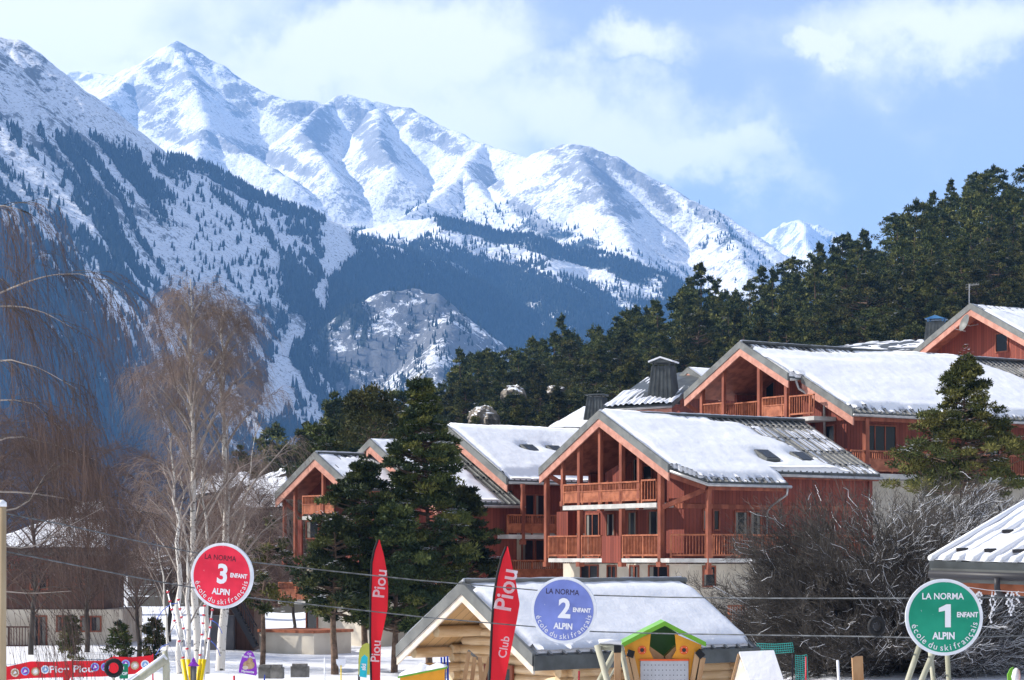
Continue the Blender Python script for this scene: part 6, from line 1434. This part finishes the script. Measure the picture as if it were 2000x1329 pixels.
def grow(par, n, lr, spread, grav, rs, K=5, s0=.2, s1=1.0, up=0.0, wob=.04, out=None):
    N, KP, _ = par.shape; idx = np.repeat(np.arange(N), n); s = s0+(s1-s0)*rs.rand(N*n)
    f_ = s*(KP-1); i0 = np.clip(f_.astype(int), 0, KP-2); fr_ = (f_-i0)[:, None]
    a = par[idx, i0]; b = par[idx, i0+1]; st = a*(1-fr_)+b*fr_
    t = b-a; t /= np.linalg.norm(t, axis=1)[:, None]+1e-9
    rv = rs.normal(size=t.shape); rv -= t*(rv*t).sum(1)[:, None]; rv /= np.linalg.norm(rv, axis=1)[:, None]+1e-9
    d = t+rv*spread*rs.uniform(.6, 1.3, (len(s), 1)); d[:, 2] += up
    if out is not None:
        o = st-np.asarray(out)[None]; o[:, 2] *= .3; o /= np.linalg.norm(o, axis=1)[:, None]+1e-9; d += o*.5
    d /= np.linalg.norm(d, axis=1)[:, None]
    L = rs.uniform(*lr, len(s))*(1.15-.55*s); q = np.linspace(0, 1, K)
    p = st[:, None]+d[:, None]*(q[None, :, None]*L[:, None, None])
    p[..., 2] -= grav*(q**2)[None]*L[:, None]
    p += rs.normal(0, wob, p.shape)*(L[:, None, None]*q[None, :, None])
    return p
def profile_limbs(trunk, n, t0, t1, Rf, rise, rs, K=7, droop=0.0):
    t = np.sort(rs.uniform(t0, t1, n)); KP = len(trunk); f_ = t*(KP-1); i = np.clip(f_.astype(int), 0, KP-2); st = trunk[i]*(1-(f_-i))[:, None]+trunk[i+1]*(f_-i)[:, None]
    a = np.arange(n)*2.4+rs.normal(0, .4, n); Rr = Rf(t)*rs.uniform(.7, 1.1, n)
    d = np.stack([np.cos(a)*Rr, np.sin(a)*Rr, Rr*rise*rs.uniform(.8, 1.25, n)], 1); q = np.linspace(0, 1, K)
    bow = q**.85
    p = st[:, None]+np.stack([d[:, 0, None]*q, d[:, 1, None]*q, d[:, 2, None]*bow-droop*Rr[:, None]*q**3], -1)
    return p+rs.normal(0, .03, p.shape)*q[None, :, None]
def bare_tree(name, loc, label, trunks, limbs_n, Rf, rise, levels, seed, r0, bark, limbm, twigm, cat='tree', group=None, t0=.2, droop=0.1, snow=0.0, twr=.006):
    rs = np.random.RandomState(seed); r = empty(name, loc, 0, label, cat, group)
    tv = []; tw = []; sn_ = []
    lim = []
    for k_, tr in enumerate(trunks):
        tr = np.asarray(tr, float); K = 12; q = np.linspace(0, 1, K); o = np.linspace(0, 1, len(tr))
        tt = np.stack([np.interp(q, o, tr[:, j]) for j in range(3)], 1); tt[1:-1, :2] += rs.normal(0, .05, (K-2, 2))
        v, f_ = ribbons(tt[None], (r0[k_]*(1-q*.9))[None], 9, rs); tv.append((v, f_, 0))
        lim.append(profile_limbs(tt, limbs_n[k_], t0, .97, Rf, rise, rs, droop=droop))
    lim = np.concatenate(lim); K = lim.shape[1]
    v, f_ = ribbons(lim, (np.mean(r0)*.32*np.linspace(1, .12, K))[None], 5, rs); tv.append((v, f_, 1))
    par = lim
    for li, (n, lr, spread, grav, rad, up) in enumerate(levels):
        ch = grow(par, n, lr, spread, grav, rs, up=up); K = ch.shape[1]
        v, f_ = ribbons(ch, (rad*np.linspace(1, .35, K))[None], 3, rs)
        (tv if li == 0 and len(levels) > 2 else tw).append((v, f_, 1 if li == 0 and len(levels) > 2 else 0))
        if snow and li >= 1:
            kk = rs.rand(len(ch)) < snow; c2 = ch[kk].copy()
            flat_ = np.abs(c2[:, -1, 2]-c2[:, 0, 2]) < .75*np.linalg.norm(c2[:, -1]-c2[:, 0], axis=1); c2 = c2[flat_]
            if len(c2): c2[..., 2] += rad*1.3; v, f_ = ribbons(c2, (max(rad*1.5, .011)*np.linspace(1, .6, K))[None], 4, rs); sn_.append((v, f_, 0))
        par = ch
    v, f_, m_ = stack(tv); mesh_np('trunk', v, f_, [bark, limbm], midx=m_, parent=r, smooth=True)
    v, f_, m_ = stack(tw); mesh_np('crown', v, f_, twigm, parent=r)
    if sn_: v, f_, m_ = stack(sn_); mesh_np('branch_snow', v, f_, M['flock'], parent=r)
    return r
# the birch in the middle left: slender white stems, drooping reddish brown twigs
bp = P(395, 1312, 76); L = lambda px, py, dy=0: (P(px, py, 76+dy)-bp)
def birchR(t): return 3.7*np.clip(1.0-t, 0.03, 1)**.9*np.clip(t*3, .4, 1)
bare_tree('birch_tree', bp, 'tall birch with slender white stems and a cone of drooping brown twigs', [[L(388, 1312), L(382, 1150), L(378, 1000), L(376, 850), L(373, 700), L(372, 545)]], [44], birchR, 1.5,
          [(8, (.6, 1.5), .5, .05, .009, .1), (10, (.5, 1.2), .8, .6, .0052, 0), (2, (.3, .7), .6, .9, .004, -.2)], 4, [.15], M['birch'], M['limb'], M['twig'], droop=.25)
bp2 = P(430, 1310, 78)
bare_tree('birch_tree', bp2, 'second tall birch, its thicker white stem rising behind the red sign', [[(0, 0, 0), P(436, 1150, 78)-bp2, P(446, 1000, 78)-bp2, P(440, 850, 78)-bp2, P(434, 700, 78)-bp2, P(436, 610, 78)-bp2]], [32], birchR, 1.3,
          [(7, (.6, 1.5), .5, .05, .009, .1), (9, (.5, 1.2), .8, .6, .0052, 0), (2, (.3, .7), .6, .9, .004, -.2)], 5, [.17], M['birch'], M['limb'], M['twig'], droop=.25)
# a clump of shorter birch stems at their feet
for i, (px, pyb, pxt, pyt, r_, n_) in enumerate(((352, 1316, 330, 850, .13, 16), (368, 1314, 352, 930, .10, 10), (404, 1316, 395, 900, .11, 12), (330, 1312, 300, 1020, .06, 8), (425, 1300, 505, 800, .06, 12))):
    b_ = P(px, pyb, 74+i); top_ = P(pxt, pyt, 75+i)-b_
    bare_tree('birch_tree', b_, ['pale birch stem just left of the red sign, forked high up', 'dark marked birch stem behind the striped poles', 'pale birch stem directly under the red sign', 'thin birch stem leftmost of the clump', 'slim birch leaning right beyond the red sign'][i],
              [[(0, 0, 0), tuple(top_*.5+Vector((.15, 0, 0))), tuple(top_)]], [n_], lambda t: 1.9*np.clip(1.2-t, .2, 1), 1.3, [(6, (.7, 1.5), .6, .1, .008, .1), (7, (.5, 1.2), .8, .5, .0045, 0)], 60+i, [r_], M['birch'], M['limb'], M['twig'], group=None)
# brown leafless trees filling the left
def brownR(t): return 3.1*np.clip(1.25-t, .1, 1)**.6
base_ = bare_tree('bare_tree', (P(60, 1250, 96).x, 96, gz(P(60, 1250, 96).x, 96)-.05), 'leafless brown tree before the old dark house at the far left', [[(0, 0, 0), (.2, .1, 4), (0, 0, 9.2)]], [34], brownR, .9, [(7, (.9, 2.0), .6, .1, .012, .1), (10, (.6, 1.3), .75, .35, .0065, 0), (2, (.3, .7), .6, .6, .005, 0)], 71, [.13], M['twig_d'], M['twig_r'], M['twig_r'], droop=.2)
for i, (px, pyb, D, s, rz, lb) in enumerate(((170, 1250, 98, .95, 1.1, 'leafless brown tree above the middle of the old dark house'), (272, 1265, 94, .85, 2.4, 'leafless brown tree right of the old dark house'), (-30, 1255, 88, 1.05, 3.9, 'leafless brown tree cut by the left edge of the view'),
        (330, 1262, 108, .95, 5.0, 'leafless brown tree behind the birch clump'), (505, 1240, 112, .82, .4, 'leafless brown tree between the birches and the narrow gable house'), (575, 1150, 122, .8, 1.9, 'leafless brown tree rising behind the narrow gable house'), (450, 1235, 118, .95, 3.1, 'leafless brown tree behind the white birch stems'),
        (110, 1240, 118, 1.15, 2.2, 'leafless brown tree behind the roof of the old dark house'), (5, 1240, 122, 1.1, .9, 'leafless brown tree in the back row at the left edge'), (690, 1130, 120, .7, 5.5, 'leafless tree between the narrow gable house and the tall pines'))):
    _p = P(px, pyb, D); _p.z = gz(_p.x, _p.y)-.05; dup(base_, _p, rz, s, lb)
# weeping birch boughs reaching in from beyond the left edge
wb = P(-230, 1420, 47); wb.z = 0
W_ = lambda px, py, dy=0: np.array(P(px, py, 47+dy)-wb)
rs = np.random.RandomState(90)
paths = [[(-230, 700), (-60, 600), (40, 555), (95, 538), (150, 534), (205, 548)], [(-230, 640), (-60, 600), (40, 598), (90, 612), (140, 640)], [(-230, 900), (-60, 880), (30, 850), (110, 870), (190, 900)],
         [(-230, 1010), (-40, 960), (50, 962), (120, 972), (200, 990), (280, 1000)], [(-230, 800), (-80, 730), (10, 700), (80, 720), (150, 760)], [(-230, 560), (-80, 440), (0, 400), (40, 410)], [(-230, 1100), (-50, 1060), (60, 1073), (130, 1030), (205, 990)],
         [(-230, 960), (-50, 1010), (50, 990), (90, 925), (110, 900)], [(-230, 1180), (-60, 1150), (60, 1160), (140, 1155)], [(-230, 820), (-60, 790), (20, 780), (70, 790), (120, 840)], [(-230, 520), (-120, 500), (-30, 520), (20, 560)]]
lim = []
for i, pth in enumerate(paths):
    o_ = np.linspace(0, 1, len(pth)); q = np.linspace(0, 1, 12); xs = np.interp(q, o_, [p[0] for p in pth]); ys = np.interp(q, o_, [p[1] for p in pth]); dd = rs.uniform(-2.5, 2.5)
    lim.append([W_(x, y, dd*s) for x, y, s in zip(xs, ys, q)])
lim = np.array(lim); wr = empty('weeping_birch', wb, 0, 'weeping birch at the left edge whose long boughs hang dark red twigs into view', 'tree')
tr = np.array([[0, 0, 0], [.1, 0, 2], [0, 0, 4], [.1, 0, 6], [0, 0, 8], [.1, 0, 11.5]], float)[None]
v1, f1 = ribbons(tr, np.array([[.24, .22, .2, .17, .14, .05]]), 10, rs); v2, f2 = ribbons(lim, (.027*np.linspace(1, .15, 12))[None], 6, rs)
sub = grow(lim, 9, (.8, 2.0), .55, .35, rs, K=6, s0=.35); v3, f3 = ribbons(sub, (.010*np.linspace(1, .3, 6))[None], 3, rs)
v, f_, m_ = stack([(v1, f1, 0), (v2, f2, 1), (v3, f3, 2)]); mesh_np('trunk', v, f_, [M['birch'], M['limb'], M['twig_d']], midx=m_, parent=wr, smooth=True)
tw1 = grow(sub, 8, (.7, 2.2), .45, 1.05, rs, K=7, up=-.35, wob=.03); tw2 = grow(tw1, 2, (.3, .9), .35, .8, rs, K=5, up=-.5); tw3 = grow(lim, 30, (.5, 1.9), .5, .95, rs, K=7, s0=.35, up=-.5, wob=.03)
bud = grow(tw1, 5, (.025, .05), 1.0, .3, rs, K=3)
v, f_, m_ = stack([(*ribbons(tw1, (.0042*np.linspace(1, .5, 7))[None], 3, rs), 0), (*ribbons(tw2, (.0036*np.linspace(1, .5, 5))[None], 3, rs), 0), (*ribbons(tw3, (.0045*np.linspace(1, .5, 7))[None], 3, rs), 0), (*ribbons(bud, (np.array([.003, .009, .003]))[None], 3, rs), 0)])
mesh_np('crown', v, f_, M['twig_r'], parent=wr)
# the wide dark bush on the right with snow lying on its branches
bs = P(1752, 1322, 60)
rs = np.random.RandomState(33); N = 350
az = rs.rand(N)*6.283; el = np.arccos(1-rs.rand(N)*1.05); el = np.clip(el, 0, 1.62)
ce = np.stack([np.sin(el)*np.cos(az)*5.2, np.sin(el)*np.sin(az)*3.6, 0.3+np.abs(np.cos(el))**.6*4.75], 1)*rs.uniform(.70, 1.0, (N, 1)); ce[:, 0] -= .15
st_ = np.stack([rs.normal(0, .35, N), rs.normal(0, .3, N), rs.uniform(-.2, .5, N)], 1); q = np.linspace(0, 1, 9)
mid_ = st_*.5+ce*.5+np.stack([0*az, 0*az, rs.uniform(-.5, .1, N)], 1)
lim = (st_[:, None]*((1-q)**2)[None, :, None]+2*mid_[:, None]*(q*(1-q))[None, :, None]+ce[:, None]*(q**2)[None, :, None]); lim += rs.normal(0, .05, lim.shape)*q[None, :, None]
br = empty('bush', bs, 0, 'wide tangled leafless bush with snow lining the branches of its right half', 'bush')
sub = grow(lim, 9, (.6, 1.4), .95, -.12, rs, s0=.25, out=(0, 0, 1), wob=.08); t1 = grow(sub, 8, (.35, .8), .9, -.15, rs, out=(0, 0, 1), wob=.07); t2 = grow(t1, 3, (.15, .4), .8, -.2, rs)
v, f_, m_ = stack([(*ribbons(lim, (.045*np.linspace(1, .12, 9))[None], 6, rs), 0), (*ribbons(sub, (.013*np.linspace(1, .4, 5))[None], 4, rs), 0)]); mesh_np('branches', v, f_, M['twig_d'], parent=br, smooth=True)
v, f_, m_ = stack([(*ribbons(t1, (.0062*np.linspace(1, .5, 5))[None], 3, rs), 0), (*ribbons(t2, (.005*np.linspace(1, .5, 5))[None], 3, rs), 0)]); mesh_np('twigs', v, f_, M['twig_d'], parent=br)
sp = []
for arr, rad, pr in ((lim, .024, .6), (sub, .0125, .85), (t1, .0085, .85)):
    keep = rs.rand(len(arr)) < pr*sstep(-2.5, 3.5, arr[:, -1, 0]+rs.normal(0, 1, len(arr)))+.04
    a = arr[keep]; hor = np.abs(a[:, -1, 2]-a[:, 0, 2]) < .8*np.linalg.norm(a[:, -1]-a[:, 0], axis=1); a = a[hor].copy()
    s_ = a.shape[1]//2; a = a[:, s_-1:] if a.shape[1] > 5 else a
    a[..., 2] += rad*.8; sp.append((*ribbons(a, (rad*np.linspace(.9, .5, a.shape[1]))[None], 5, rs), 0))
v, f_, m_ = stack(sp); mesh_np('branch_snow', v, f_, M['flock'], parent=br, smooth=True)
# second shrub at its left foot
dup(br, P(1575, 1312, 66), 2.0, .55, 'smaller tangled bush at the left foot of the wide snowy bush')
dup(br, P(1960, 1300, 68), 4.1, 1.02, 'snow lined bush behind the green sign at the right edge')
# ------------------------------------------------------------------ mountain air
hz = MB().box(-5200, 5200, -300, 12400, -700, 1990).build('haze', [])
hm = bpy.data.materials.new('haze'); hm.use_nodes = True; hn = hm.node_tree; hn.nodes.clear()
pv = hn.nodes.new('ShaderNodeVolumePrincipled'); ho = hn.nodes.new('ShaderNodeOutputMaterial')
pv.inputs['Color'].default_value = (0.22, 0.50, 1.0, 1); pv.inputs['Density'].default_value = HAZE; pv.inputs['Anisotropy'].default_value = 0.0
hn.links.new(pv.outputs[0], ho.inputs['Volume']); hz.data.materials.append(hm)
hz.display_type = 'WIRE'
tag(hz, 'pale blue mountain air between the village and the far range', 'haze', None, 'stuff')
